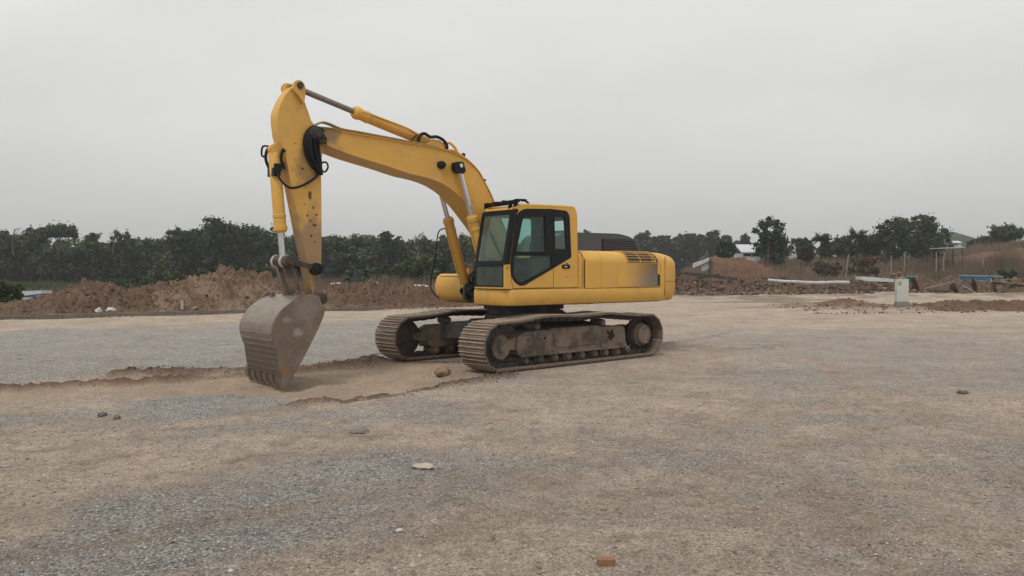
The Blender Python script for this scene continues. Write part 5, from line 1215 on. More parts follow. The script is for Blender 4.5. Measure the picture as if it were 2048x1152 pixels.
def palm(label, px, ptop, pbase, pw, Y, seed, group='coconut palms at the right'):
    rr = random.Random(seed); x = wx(px, Y); zb = wz(pbase, Y); h = wz(ptop, Y) - zb; w = pw / FOC * Y
    t = empty('palm_tree', (x, Y, zb)); tag(t, label, 'palm', group)
    m = MB(); hc = h * .62; m.tube([(0, 0, -.3), (.1, 0, hc * .5), (.05, 0, hc)], (.16, .11), n=7); m.build('trunk', M['bark'], t)
    V, F, C = [], [], []
    for k in range(46):
        a = rr.uniform(0, 2 * math.pi); up = rr.uniform(-.45, 1.25); L_ = w * .5 * rr.uniform(.85, 1.15); n = 9; c_ = np.array((.042, .054, .028)) * rr.uniform(.7, 1.35)
        for j in range(n):
            f = (j + .5) / n; r_ = L_ * f * math.cos(up * .9); z = hc + L_ * (math.sin(up) * f - .55 * f * f * (1.2 - up * .5))
            px_, py_ = .05 + r_ * math.cos(a), r_ * math.sin(a)
            for sd in (-1, 1):
                l = .55 * math.sin(math.pi * min(1, f + .12)) + .12; ox, oy = -math.sin(a) * sd * l * .8 + math.cos(a) * l * .4, math.cos(a) * sd * l * .8 + math.sin(a) * l * .4
                i = len(V); wd = .07
                V += [(px_ - math.cos(a) * wd, py_ - math.sin(a) * wd, z), (px_ + math.cos(a) * wd, py_ + math.sin(a) * wd, z), (px_ + ox, py_ + oy, z - l * .45), (px_ + ox * .96, py_ + oy * .96, z - l * .5)]
                F.append((i, i + 1, i + 2, i + 3)); C += [c_] * 4
    foliage('crown', (np.array(V), np.array(F), np.array(C)), t); return t
palm('left palm standing clear between the dark bushes', 1641, 458, 512, 50, 103, 1)
palm('middle palm with the widest crown, left of the huge dark trees', 1713, 448, 512, 58, 103, 2)
palm('thin half-hidden palm just left of the middle palm', 1679, 470, 512, 32, 108, 3)
palm('small dark palm at the foot of the hill, far right', 1985, 470, 505, 30, 110, 4)
palm('far thin palm in the haze right of the tall round tree', 1590, 466, 510, 24, 150, 5)

def snag(label, px, ptop, pbase, Y, seed, w=14):
    rr = random.Random(seed); x = wx(px, Y); zb = wz(pbase, Y); h = wz(ptop, Y) - zb
    t = empty('bare_tree', (x, Y, zb)); tag(t, label, 'bare tree')
    m = MB(); W_ = w / FOC * Y; m.tube([(0, 0, 0), (rr.uniform(-.2, .2), 0, h * .5), (rr.uniform(-.3, .3), 0, h)], (.11, .03), n=6); m.build('trunk', M['bark'], t)
    m = MB()
    for k in range(9):
        f = rr.uniform(.55, .95); a = rr.choice((-1, 1)); m.tube([(0, 0, h * f), (a * W_ * .3, rr.uniform(-.3, .3), h * f + .3), (a * W_ * rr.uniform(.45, .7), rr.uniform(-.4, .4), h * f + rr.uniform(.3, .9))], (.05, .018), n=5)
    m.build('branch', M['bark'], t)
snag('bare crooked tree at the far left skyline', 28, 458, 510, 107, 1, 26)
snag('thin bare snag above the left heap', 226, 463, 510, 107, 2, 10)
snag('bare twiggy snag right of the compact dark crown', 838, 468, 510, 109, 3, 16)
snag('bare pole-like snag beside the tall round tree', 1568, 450, 525, 97, 4, 6)

# bushes and big-leaved plants near the heaps
def bush(label, px, py0, py1, pw, Y, base, seed, group=None, name='bush', ls=.12, n=26, per=60):
    r2 = np.random.default_rng(seed); x = wx(px, Y); zb = wz(py1, Y); h = wz(py0, Y) - zb; w = pw / FOC * Y
    cen = np.stack([r2.normal(0, w * .24, n), r2.normal(0, w * .24, n), np.abs(r2.random(n)) * h * .8], 1)
    t = empty(name, (x, Y, zb)); tag(t, label, 'bush', group)
    m = MB(); rr = random.Random(seed)
    for k in range(6): m.tube([(0, 0, -.2), (rr.uniform(-.2, .2) * w, rr.uniform(-.2, .2) * w, h * .5), (rr.uniform(-.35, .35) * w, rr.uniform(-.3, .3) * w, h * .85)], (.025, .008), n=5)
    m.build('stem', M['bark'], t)
    foliage('leaves', leaves(cen, r2.uniform(.12, .26, n) * min(w, h) + .05, per, ls, base, .3), t); return t
GBU = 'green bushes behind the heaps'
bush('bright green bush at the very left edge of the picture', 6, 561, 604, 66, 38, (.07, .095, .03), 1, GBU)
bush('round light green bush between the two left heaps', 344, 540, 566, 40, 62, (.085, .115, .045), 2, GBU)
bush('low green bush growing on the crest of the tallest heap', 462, 533, 556, 60, 48, (.06, .08, .035), 3, GBU)
bush('pale green bush behind the heap just left of the link pin', 505, 536, 558, 50, 56, (.07, .09, .04), 4, GBU)
bush('small green shrub at the right foot of the left heap crest', 290, 552, 574, 50, 66, (.06, .078, .035), 5, GBU)
bush('green weeds in front of the wood near the left heap', 235, 555, 575, 60, 72, (.055, .07, .035), 6, GBU)
bush('light green thicket behind the spoil, left of the yellow tool box', 870, 506, 562, 110, 84, (.065, .088, .036), 7, GBU, n=60, ls=.2)
bush('tall pale thicket in the middle distance right of the banana plants', 800, 522, 564, 80, 88, (.07, .08, .042), 8, GBU, n=40, ls=.18)
bush('green shrub beside the white pipe at the far right', 2012, 537, 552, 26, 70, (.05, .09, .04), 9, GBU)
bush('brown thorny bush on the slope left of the concrete block', 1728, 508, 556, 74, 84, (.10, .065, .045), 10, GBU, n=46, ls=.12)
bush('dark dry bush on the slope behind the white pipe', 1660, 520, 556, 60, 86, (.11, .08, .055), 11, GBU, n=36, ls=.12)

def bigleaf(label, px, py0, py1, pw, Y, seed):
    rr = random.Random(seed); x = wx(px, Y); zb = wz(py1, Y); h = wz(py0, Y) - zb; w = pw / FOC * Y
    t = empty('banana_plant', (x, Y, zb)); tag(t, label, 'plant', 'banana-like plants behind the spoil')
    m = MB(); m.tube([(0, 0, -.2), (.02, 0, h * .55)], (.07, .05), n=7); m.build('stem', mat('plant_stem', (.07, .09, .04), .8), t)
    V, F, C = [], [], []
    for k in range(30):
        a = rr.uniform(0, 2 * math.pi); L_ = w * .55 * rr.uniform(.6, 1.1); up = rr.uniform(.1, 1.3); n = 7; c_ = np.array((.07, .105, .045)) * rr.uniform(.6, 1.5); z0 = h * rr.uniform(.1, .6); wd = .10 + .05 * rr.random(); pr = None
        for j in range(n + 1):
            f = j / n; r_ = L_ * f * math.cos(up * .7); z = z0 + L_ * (math.sin(up) * f - .5 * f * f); q = wd * math.sin(math.pi * (f * .9 + .08))
            A = (r_ * math.cos(a) - math.sin(a) * q, r_ * math.sin(a) + math.cos(a) * q, z); B = (r_ * math.cos(a) + math.sin(a) * q, r_ * math.sin(a) - math.cos(a) * q, z)
            if pr: i = len(V); V += [pr[0], pr[1], B, A]; F.append((i, i + 1, i + 2, i + 3)); C += [c_] * 4
            pr = (A, B)
    foliage('leaves', (np.array(V), np.array(F), np.array(C)), t)
bigleaf('taller big-leaved green plant behind the spoil, right one of the pair', 728, 516, 566, 52, 52, 1)
bigleaf('lower big-leaved green plant behind the spoil, left one of the pair', 700, 532, 570, 46, 50, 2)

# grass: uncountable blades
def grass(name, label, n, xf, yf, hmin, hmax, base, wd, seed, zf, var=.3, mask=None):
    r2 = np.random.default_rng(seed); x = xf(r2, n); y = yf(r2, n)
    if mask is not None:
        k = mask(x, y, r2); x, y = x[k], y[k]; n = len(x)
    z = zf(x, y) - .05; hh = r2.uniform(hmin, hmax, n) * (.5 + vnoise(x * .4, y * .4, seed + 2)); a = r2.uniform(0, math.pi, n); lx = r2.normal(0, .22, n) * hh; ly = r2.normal(0, .22, n) * hh; w = wd * r2.uniform(.6, 1.4, n)
    V = np.stack([np.stack([x - np.cos(a) * w, y - np.sin(a) * w, z], 1), np.stack([x + np.cos(a) * w, y + np.sin(a) * w, z], 1), np.stack([x + lx + np.cos(a) * w * .25, y + ly, z + hh], 1), np.stack([x + lx - np.cos(a) * w * .25, y + ly, z + hh], 1)], 1).reshape(-1, 3)
    c = np.asarray(base)[None] * (1 + var * (vnoise(x * .5, y * .5, seed) - .5) * 2 + .2 * r2.normal(size=n)).clip(.35, 2)[:, None]
    o = foliage(name, (V, np.arange(4 * n).reshape(n, 4), np.repeat(c, 4, 0).clip(.01, .6))); tag(o, label=label, cat='grass', kind='stuff'); return o
zero = lambda x, y: ground_fields(x.reshape(-1, 1), y.reshape(-1, 1))[0].ravel()
grass('grass', 'grey-green field grass between the left heap and the wood', 26000, lambda r, n: r.uniform(-75, -4, n), lambda r, n: 62 + 50 * r.random(n), .25, .7, (.075, .085, .045), .05, 1, zero)
grass('dry_grass', 'dry brown grass behind the spoil, between arm and cab', 26000, lambda r, n: r.uniform(-26, 6, n), lambda r, n: 54 + 40 * r.random(n), .4, 1.15, (.15, .118, .082), .035, 2, zero)
grass('dry_grass', 'dry brown grass covering the slope on the right', 90000, lambda r, n: r.uniform(16, 80, n), lambda r, n: 81 + 30 * r.random(n) ** 1.3, .35, 1.15, (.215, .16, .11), .035, 3, lambda x, y: np.maximum(slope_h(x, y) - 3 * (1 - sm(14, 26, x)), zero(x, y)))
grass('dry_grass', 'tall pale dry weeds on the far right bank', 16000, lambda r, n: r.uniform(44, 74, n), lambda r, n: 84 + 12 * r.random(n), .7, 1.7, (.16, .12, .08), .03, 4, lambda x, y: slope_h(x, y) + .3 * (x - 44) / 10)

# ================================================================= THINGS LYING ABOUT
def G(px, py):
    """ground point seen at a pixel of the survey photo, on level ground"""
    a = math.atan((576 - HOR) / FOC); up = (576 - py) / FOC
    rx, ry, rz = (px - 1024) / FOC, math.cos(a) + up * math.sin(a), up * math.cos(a) - math.sin(a); k = -CAM_H / rz
    return rx * k, ry * k
# concrete utility block
x, y = G(1803, 620); z0 = gh(x, y) - .1
t = empty('concrete_post', (x, y, z0), R(-3)); tag(t, 'square pale concrete marker block standing by the road at the right', 'marker block')
bt_ = wz(558, y) - z0; m = MB(); m.box(-.26, .26, -.14, .14, .32, bt_, bev=.012); o = m.build('block', mat('pale_green_concrete', (0.50, 0.51, 0.465), .85, 0, [(2.5, (0.40, 0.405, 0.36), .4, .6, .7), (12, (0.30, 0.28, 0.24), .56, .75, .5)], bump=(20, .2)), t)
zone(o.data.materials[0], (0.16, 0.20, 0.15), (-.14, -.14, bt_ - .20), (.09, .1, .11), .8, 14, .3)
m = MB(); m.box(-.275, .275, -.155, .155, 0, .318, bev=.015); m.build('base', mat('grey_plinth', (0.20, 0.195, 0.18), .9, 0, [(6, (0.30, 0.27, 0.23), .5, .7, .6)], bump=(20, .3)), t)
m = MB(); m.prism(rpoly([(-.17, 0), (.20, 0), (.22, .12), (.12, .28), (.02, .33), (-.10, .24)], .04), -.10, .08, bev=.03); o = m.build('rock', mat('brown_rubble', (.26, .17, .11), .95, 0, [(8, (.14, .09, .06), .45, .65, .8)], bump=(12, .8)))
o.location = (wx(1804, 60), 60, gh(wx(1804, 60), 60) + .95); o.scale = (1.6, 1.6, 1.7); tag(o, 'jagged brown lump showing just above the concrete marker block', 'rubble lump')

def lumber(name, label, cat, A, B, w, h, m_, Y, Y2=None, group=None, rnd=False):
    """long piece lying between two points given by their column, row and distance"""
    Y2 = Y2 or Y; a = Vector((wx(A[0], Y), Y, wz(A[1], Y))); b = Vector((wx(B[0], Y2), Y2, wz(B[1], Y2))); L_ = (b - a).length; d = (b - a).normalized()
    m = MB()
    if rnd: m.tube([(0, 0, 0), (L_ * .3, 0, -.02), (L_ * .7, 0, .02), (L_, 0, 0)], h / 2, n=10)
    else: m.box(0, L_, -w / 2, w / 2, -h / 2, h / 2, bev=min(w, h) * .12)
    o = m.build(name, m_); o.location = a; o.rotation_euler = d.to_track_quat('X', 'Z').to_euler(); tag(o, label, cat, group); return o
dark = mat('tarred_beam', (.035, .03, .028), .7, .2, [(3, (.11, .075, .055), .5, .7, .7)])
white = mat('white_plastic', (.46, .47, .47), .6, 0, [(2, (.30, .29, .28), .45, .7, .6)])
blue = mat('faded_blue_plastic', (.09, .20, .32), .5, 0, [(3, (.25, .33, .40), .5, .7, .6)]); green = mat('green_plastic', (.04, .22, .17), .5, 0, [(3, (.12, .28, .24), .5, .7, .6)])
lumber('steel_beam', 'long dark beam sloping down across the rubble, right of the counterweight', 'beam', (1352, 545), (1474, 558), .35, .22, dark, 68.5)
lumber('steel_beam', 'short dark rail lying beneath the long sloping beam', 'beam', (1395, 556), (1440, 549), .2, .12, dark, 69)
W_ = 'white pipes lying on the rubble'
lumber('pipe', 'long thin white pipe lying on rubble behind the road', 'pipe', (1536, 560), (1620, 566), .2, .24, white, 65.5, 65, W_, True)
lumber('pipe', 'white pipe continuing towards the concrete block', 'pipe', (1610, 565), (1698, 565), .2, .26, white, 64.5, 65, W_, True)
lumber('white_board', 'stack end of white plastic panels left of the concrete block', 'panel', (1716, 556), (1782, 561), 1.0, .26, white, 66)
lumber('white_board', 'thin white panel lying below the white stack', 'panel', (1730, 561), (1776, 563), .8, .08, white, 65)
for k in range(4):
    lumber('pipe', ('topmost green pipe behind the concrete block', 'second green pipe behind the concrete block', 'third green pipe behind the concrete block', 'lowest blue-green pipe behind the concrete block')[k], 'pipe', (1812, 553 + 2.6 * k), (1842 + 3 * k, 554 + 2.6 * k), .1, .12, green if k < 3 else blue, 67 + .1 * k, None, 'green pipes stacked behind the concrete block', True)
for k in range(5):
    lumber('pipe', ('longest top pipe of the blue stack at the right', 'second pipe of the blue stack at the right', 'short third pipe of the blue stack', 'dark blue fourth pipe of the blue stack', 'lowest pipe of the blue stack at the right')[k], 'pipe', (1918 + 2 * k, 551 + 2.8 * k), ((2006, 2000, 1985, 1962, 1990)[k], 554 + 2.8 * k), .1, .13, (blue, green, blue, blue, blue)[k], 67.5 + .12 * k, 69, 'blue pipes stacked behind the rusty sheets', True)
lumber('white_board', 'white slab end poking out beside the blue pipes', 'panel', (1985, 561), (2000, 565), .5, .25, white, 66.5)
rust = mat('rusty_sheet_metal', (.20, .125, .08), .8, .1, [(1.2, (.30, .22, .16), .42, .6, .7), (4, (.09, .055, .04), .5, .68, .8)], bump=(5, .5, .05))
def sheet(label, px, py0, py1, pw, Y, seed, folds=5, group='crumpled rusty sheets beside the road'):
    rr = random.Random(seed); r2 = np.random.default_rng(seed); W__ = pw / FOC * Y; H_ = wz(py0, Y) - wz(py1, Y); nx, ny = 15, 9; m = bmesh.new(); top_v, bot_v = [], []
    ph = rr.uniform(0, 6); ridge = [abs(((k / folds) * 2 + rr.uniform(-.2, .2)) % 2 - 1) for k in range(nx)]
    vs = []
    for i in range(nx):
        r_ = []
        for j in range(ny):
            u, v = i / (nx - 1), j / (ny - 1); prof = math.sin(math.pi * min(1, max(0, v * 1.1 - .05))) ** .7
            z = H_ * prof * (.35 + .65 * abs(math.sin(u * math.pi * folds * .5 + ph))) * (1 - .3 * u * rr.random()) + rr.uniform(-.05, .05)
            r_.append(m.verts.new(((u - .5) * W__ + rr.uniform(-.08, .08) + (v - .5) * .4, (v - .5) * 1.6 + rr.uniform(-.08, .08), z)))
        vs.append(r_)
    for i in range(nx - 1):
        for j in range(ny - 1): m.faces.new([vs[i][j], vs[i + 1][j], vs[i + 1][j + 1], vs[i][j + 1]])
    bmesh.ops.solidify(m, geom=m.faces[:], thickness=.03); me = bpy.data.meshes.new('metal_sheet'); m.to_mesh(me); m.free(); o = finish('metal_sheet', me, rust, sharp=12)
    o.location = (wx(px, Y), Y, wz(py1, Y) - .05); o.rotation_euler = (0, 0, rr.uniform(-.3, .3)); tag(o, label, 'metal sheet', group)
sheet('large tent-like crumpled rusty sheet, first right of the concrete block', 1872, 547, 580, 92, 67, 1, 3)
sheet('small upright folded rusty sheet in front of the large crumpled one', 1922, 556, 586, 34, 65, 2, 1)
sheet('crumpled brown sheet between the small upright one and the right edge', 1968, 556, 584, 46, 65.5, 3, 2)
sheet('big folded rusty sheet at the right edge of the picture', 2022, 553, 586, 74, 65, 4, 3)
lumber('plank', 'brown plank slanting across the large crumpled sheet', 'plank', (1848, 578), (1910, 563), .3, .1, rust, 65.5)
lumber('plank', 'brown plank leaning on the sheets at the right edge', 'plank', (1985, 562), (2060, 570), .3, .1, rust, 64.5)
lumber('plank', 'thin grey plank on the ground before the small upright sheet', 'plank', (1926, 572), (1950, 584), .15, .06, M['concrete'], 64.5)
# stakes on the slope
PO = 'fence stakes on the grassy slope'
for lb, px_, a_, b_, ln_, Y_ in (('leaning pale stake on the slope, leftmost of the fence stakes', 1695, 508, 553, -4, 79), ('thick pale stake behind the concrete block', 1782, 511, 548, 0, 79.5), ('thin white stake right of the thick pale one', 1808, 505, 532, 0, 84),
                                 ('grey stake under the left end of the white shed roof', 1872, 504, 534, 0, 84), ('pale bent stake under the right end of the shed roof', 1886, 503, 532, 1, 84), ('short brown stake on the slope near the right edge', 1966, 512, 530, -1, 88)):
    x0_, z0_ = wx(px_ + ln_, Y_), wz(b_, Y_) - .5; m = MB(); m.tube([(0, 0, 0), ((wx(px_, Y_) - x0_) * .5 + .03, 0, (wz(a_, Y_) - z0_) * .5), (wx(px_ + (2 if ln_ else 0), Y_) - x0_, 0, wz(a_, Y_) - z0_)], .055, n=7)
    o = m.build('stake', mat('pale_stake', (.22, .20, .175), .8)); o.location = (x0_, Y_, z0_); tag(o, lb, 'stake', PO)
# shed with a thin white roof, small far houses
x, y = wx(1893, 92), 92; t = empty('open_shed', (x, y, wz(530, 92))); tag(t, 'open shed with a thin white sheet roof below the hill', 'shed')
W__ = 48 / FOC * 92; m = MB(); m.box(-W__ / 2, W__ / 2, -1.2, 1.2, 0, .10, M=Matrix.Translation((0, 0, wz(497, 92) - wz(530, 92))) @ Matrix.Rotation(R(-2), 4, 'Y'), bev=.02); m.build('roof', white, t)
for sx in (-.45, .45):
    for sy in (-1, 1): m = MB(); m.box(sx * W__ - .05, sx * W__ + .05, sy - .05, sy + .05, -.5, wz(498, 92) - wz(530, 92)); m.build('post', M['bark'], t)
def house(label, px, py_e, py_r, pbase, pw, Y, wcol, rcol, name='house'):
    x = wx(px, Y); zb = wz(pbase, Y); w = pw / FOC * Y; he = wz(py_e, Y) - zb; hr = wz(py_r, Y) - zb
    t = empty(name, (x, Y, zb)); tag(t, label, 'house', 'small far buildings among the trees')
    m = MB(); m.box(-w / 2, w / 2, 0, 5, -.5, he); wl_ = m.build('wall', wcol, t)
    m = MB(); m.prism([(-.3, he), (2.5, hr), (5.3, he), (5.3, he + .12), (2.5, hr + .15), (-.3, he + .12)], -w / 2 - .3, w / 2 + .3, f=lambda a, b, t_: (t_, a, b)); m.build('roof', rcol, t)
    for k in (-1, 1):
        m = MB(); m.box(k * w * .25 - .45, k * w * .25 + .45, -.03, .03, he * .4, he * .8); m.build('window', M['black'], t)
wallw = mat('whitewash', (.60, .60, .58), .9, 0, [(2, (.40, .39, .37), .5, .7, .6)]); tin = mat('pale_tin_roof', (.50, .52, .54), .6, 0, [(3, (.36, .36, .36), .5, .7, .6)])
house('white gabled building half hidden left of the tall round tree', 1503, 506, 490, 516, 34, 100, wallw, tin)
house('tiny white house between the tall round tree and the first palm', 1588, 500, 494, 508, 16, 140, wallw, tin)
house('tiny pale house just right of the first palm', 1664, 500, 494, 508, 20, 140, wallw, tin)
house('pale low house left of the palms behind the dry grass', 1612, 505, 500, 512, 30, 130, wallw, tin)
house('distant pale house at the foot of the hill', 1915, 486, 482, 492, 14, 300, wallw, tin)
# collapsed shelter of white boards
t = empty('collapsed_shelter', (wx(1403, 74), 74, wz(545, 74))); tag(t, 'collapsed shelter of white boards and dark sheeting beyond the rubble heap', 'shelter')
k_ = 74 / FOC; m = MB(); m.prism([(-17 * k_, 9 * k_), (15 * k_, 23 * k_), (15 * k_, 30 * k_), (-17 * k_, 18 * k_)], 0, .15, bev=.02); m.build('board', white, t)
m = MB(); m.prism([(2 * k_, 3 * k_), (17 * k_, 8 * k_), (17 * k_, 20 * k_), (0, 12 * k_)], .3, .45, bev=.02); m.build('board', white, t)
m = MB(); m.prism([(-3 * k_, 27 * k_), (14 * k_, 36 * k_), (24 * k_, 20 * k_), (22 * k_, -3 * k_), (17 * k_, -3 * k_), (16 * k_, 28 * k_), (-2 * k_, 22 * k_)], .16, .9, bev=.03); m.build('sheeting', M['under'], t)
m = MB(); m.tube([(14 * k_, .4, 25 * k_), (12 * k_, .4, 44 * k_)], .05, n=6); m.build('pole', M['kerb'], t)
# left: bundle of rails and white panels past the left heap
LB = 'poles lying beyond the left heap'
lumber('white_board', 'white-blue stacked panels lying at the far left beyond the heap', 'panel', (56, 587), (93, 586), 1.2, .30, white, 50)
lumber('white_board', 'lower bluish panel under the stacked panels at the far left', 'panel', (54, 592), (84, 594), 1.2, .12, blue, 49)
for k, (A_, B_) in enumerate((((-20, 582), (18, 594)), ((-20, 592), (55, 593)), ((-20, 598), (60, 597)), ((10, 596), (100, 588)), ((-20, 588), (30, 600)))):
    lumber('pole', ('topmost grey pole sloping down at the far left edge', 'grey pole lying level at the far left edge', 'lowest pole at the far left edge', 'long thin pole reaching behind the white-blue panels', 'pole crossing the others at the far left edge')[k], 'pole', A_, B_, .1, .09, dark if k % 2 else M['concrete'], 47 + k * .4, None, LB, True)
# rubbish
def lump(name, label, cat, px, py, w, h, m_, seed, d=None, on=None, group=None, dz=0.0):
    if on is None: x, y = G(px, py); z = gh(x, y)
    else: y = on; x = wx(px, y); z = wz(py, y)
    bm = bmesh.new(); bmesh.ops.create_icosphere(bm, subdivisions=3, radius=1.0); d = d or w
    for v in bm.verts:
        n = mn.noise(v.co * 1.4 + Vector((seed * 7.1, 0, 0))) * .45 + mn.noise(v.co * 3.5 + Vector((0, seed * 3.3, 0))) * .22
        v.co = v.co * (1 + n); v.co.x *= w / 2; v.co.y *= d / 2; v.co.z = max(v.co.z, -.35) * h / 1.35 + h * .25
    me = bpy.data.meshes.new(name); bm.to_mesh(me); bm.free(); o = finish(name, me, m_, sharp=40); o.location = (x, y, z + dz); o.rotation_euler = (0, 0, seed); tag(o, label, cat, group); return o
bag = mat('white_plastic_bag', (.50, .48, .45), .7, 0, [(6, (.32, .29, .25), .5, .7, .6)]); stone = mat('pale_stone', (.42, .36, .29), .9, 0, [(9, (.30, .25, .20), .45, .65, .7)], bump=(30, .5)); brick = mat('brown_brick', (.23, .12, .062), .9, 0, [(30, (.18, .085, .05), .5, .7, .7)], bump=(60, .4))
clod = mat('earth_clod', (.27, .18, .12), .95, 0, [(7, (.15, .10, .07), .45, .65, .8)], bump=(25, .8, .03)); darkst = mat('dark_stone', (.11, .10, .09), .9, 0, [(9, (.17, .15, .13), .5, .7, .6)], bump=(30, .6))
lump('plastic_bag', 'left white plastic bag at the foot of the left heap', 'bag', 197, 624, .22, .16, bag, 1, group='white bags on the heap', on=32.15)
lump('plastic_bag', 'right, larger white plastic bag at the foot of the left heap', 'bag', 221, 622, .36, .15, bag, 2, group='white bags on the heap', on=32.3)
lump('sack', 'white sack lying on the spoil behind the arm linkage', 'sack', 746, 571, .6, .2, bag, 3, on=45.5, group='pale sacks on the spoil')
lump('sack', 'large pale sack on the spoil left of the loose hose', 'sack', 843, 580, 1.0, .30, bag, 4, on=44.5, group='pale sacks on the spoil')
lump('sack', 'small flat pale sack beside the dark tarp', 'sack', 672, 569, .5, .12, bag, 5, on=46, group='pale sacks on the spoil')
m = MB(); m.prism([(-.06, 0), (.06, 0), (.045, .40), (.02, .44), (-.05, .38)], -.03, .03, bev=.01); o = m.build('post_stub', M['concrete']); o.location = (wx(364, 34.2), 34.2, wz(619, 34.2)); tag(o, 'short white post stub at the foot of the dusty heap', 'post')
lumber('plank', 'pale broken plank lying flat right of the post stub', 'plank', (384, 618), (392, 614), .08, .05, M['bone'], 34.3)
bm = bmesh.new(); bmesh.ops.create_cone(bm, cap_ends=True, segments=5, radius1=.48, radius2=.03, depth=.95)
for v in bm.verts: v.co.x += .06 * math.sin(v.co.y * 9); v.co.z += .475
bmesh.ops.subdivide_edges(bm, edges=bm.edges[:], cuts=2)
for v in bm.verts: v.co += Vector(mn.noise_vector(v.co * 3)) * .05
me = bpy.data.meshes.new('tarp'); bm.to_mesh(me); bm.free(); o = finish('tarp', me, M['hose'], sharp=20); o.location = (wx(712, 46), 46, wz(568, 46) - .05); tag(o, 'pointed black tarp heaped at the foot of the big-leaved plants', 'tarp')
x, y = G(1212, 1124); t = MB(); t.box(-.052, .052, -.03, .03, 0, .045, bev=.006); o = t.build('brick', brick); o.location = (x, y, gh(x, y) - .004); o.rotation_euler = (0, 0, R(3)); tag(o, 'brown brick lying in the foreground near the bottom edge', 'brick')
lump('stone', 'flat pale stone slab lying in the middle foreground', 'stone', 845, 932, .21, .045, stone, 3, d=.13)
lump('stone', 'dark grey rounded stone left of the flat pale slab', 'stone', 720, 862, .20, .045, M['kerb'], 4)
lump('stone', 'small white stone near the bottom, left of centre', 'stone', 799, 1058, .045, .018, bag, 5, group='small white stones in the foreground')
lump('stone', 'small white stone at the bottom edge, farthest left of the white ones', 'stone', 461, 1137, .035, .014, bag, 6, group='small white stones in the foreground')
lump('stone', 'tiny white stone just right of the white stone left of centre', 'stone', 840, 1109, .022, .018, bag, 7, group='small white stones in the foreground')
lump('stone', 'small pale stone at the bottom, below the tiny white one', 'stone', 826, 1126, .045, .02, stone, 8, group='small white stones in the foreground')
lump('earth_clod', 'rounded clod of light brown earth between the two tracks', 'clod', 885, 741, .26, .15, clod, 9)
lump('earth_clod', 'dark earth clod on the gravel at the right', 'clod', 1925, 786, .16, .05, darkst, 10)
lump('earth_clod', 'small dark clod on the gravel patch left of the bucket', 'clod', 205, 828, .16, .05, darkst, 11, d=.08)
lump('earth_clod', 'dark pebble-sized clod right of the small dark clod', 'clod', 234, 836, .08, .05, darkst, 12)
rr = random.Random(21)
words = ('left end of the rut', 'middle of the rut', 'right part of the rut')
# loose clods and pebbles: past counting
def pebbles(name, label, n, xf, seed, smin, smax, cols, zfun=None, m_=None):
    r2 = np.random.default_rng(seed); x, y = xf(r2, n); hh, g_, so_, cl_, rd_, ve_, ta_ = ground_fields(x.reshape(-1, 1), y.reshape(-1, 1)); hh = hh.ravel()
    keep = r2.random(len(x)) < np.clip(g_.ravel() * 1.1 + .18, .12, 1) * (1 - .8 * cl_.ravel()); x, y, hh = x[keep], y[keep], hh[keep]; n = len(x)
    base = np.array([(1, 0, 0), (0, 1, 0), (-1, 0, 0), (0, -1, 0), (0, 0, .8), (0, 0, -.6)]); s_ = (smin + (smax - smin) * r2.random(n) ** 3)[:, None, None]
    P = base[None] * s_ * (1 + .45 * r2.normal(size=(n, 6, 3)) * .5); P[:, :, 2] *= .75; a = r2.uniform(0, 6.28, n); c, s2 = np.cos(a)[:, None], np.sin(a)[:, None]
    X_ = P[:, :, 0] * c - P[:, :, 1] * s2 + x[:, None]; Y_ = P[:, :, 0] * s2 + P[:, :, 1] * c + y[:, None]; Z_ = P[:, :, 2] + hh[:, None] + s_[:, :, 0] * .15
    V = np.stack([X_, Y_, Z_], -1).reshape(-1, 3); f = np.array([(0, 1, 4), (1, 2, 4), (2, 3, 4), (3, 0, 4), (1, 0, 5), (2, 1, 5), (3, 2, 5), (0, 3, 5)])
    F = (f[None] + 6 * np.arange(n)[:, None, None]).reshape(-1, 3); cc = np.asarray(cols)[r2.integers(0, len(cols), n)] * r2.uniform(.65, 1.3, (n, 1)); C = np.repeat(cc, 6, 0)
    o = from_arrays(name, V, F, m_, attrs={'stone_colour': ('POINT', C)}); tag(o, label=label, cat='gravel', kind='stuff')
pm2 = mat('loose_gravel', (.3, .3, .3), .9, attr='stone_colour', spec=.2)
def nearf(r, n):
    y = 4.0 * np.exp(r.random(n) ** 1.15 * math.log(4.2)); return r.uniform(-.70, .70, n) * y, y
pebbles('gravel', 'loose crushed stone scattered over the foreground', 100000, nearf, 5, .003, .015, [(.27, .26, .25), (.34, .32, .295), (.20, .19, .18), (.33, .27, .215), (.25, .195, .15), (.38, .35, .31)], m_=pm2)
# clods along the ruts
def rutf(r, n):
    pts = [RUT_A, RUT_B, RUT_C]; X_, Y_ = [], []
    for pl in pts:
        for (a, b) in zip(pl[:-1], pl[1:]):
            L_ = math.hypot(b[0] - a[0], b[1] - a[1]); k = int(n * L_ / 30); t_ = r.random(k); X_.append(a[0] + (b[0] - a[0]) * t_ + r.normal(0, .16, k)); Y_.append(a[1] + (b[1] - a[1]) * t_ + r.normal(0, .13, k))
    return np.concatenate(X_), np.concatenate(Y_)
pebbles('soil_crumbs', 'crumbs of dark soil along the track ruts', 9000, rutf, 6, .006, .028, [(.14, .095, .068), (.22, .155, .11), (.10, .068, .05)], m_=pm2)
def heapf(r, n):
    s_ = r.uniform(-8, 27, n); t_ = r.uniform(-.5, .6, n) ; return KP[0] + KE[0] * s_ + KN[0] * t_, KP[1] + KE[1] * s_ + KN[1] * t_
pebbles('soil_crumbs', 'crumbs of soil spilled along the kerb', 4000, heapf, 7, .02, .07, [(.14, .09, .062), (.20, .14, .10), (.27, .2, .15)], m_=pm2)

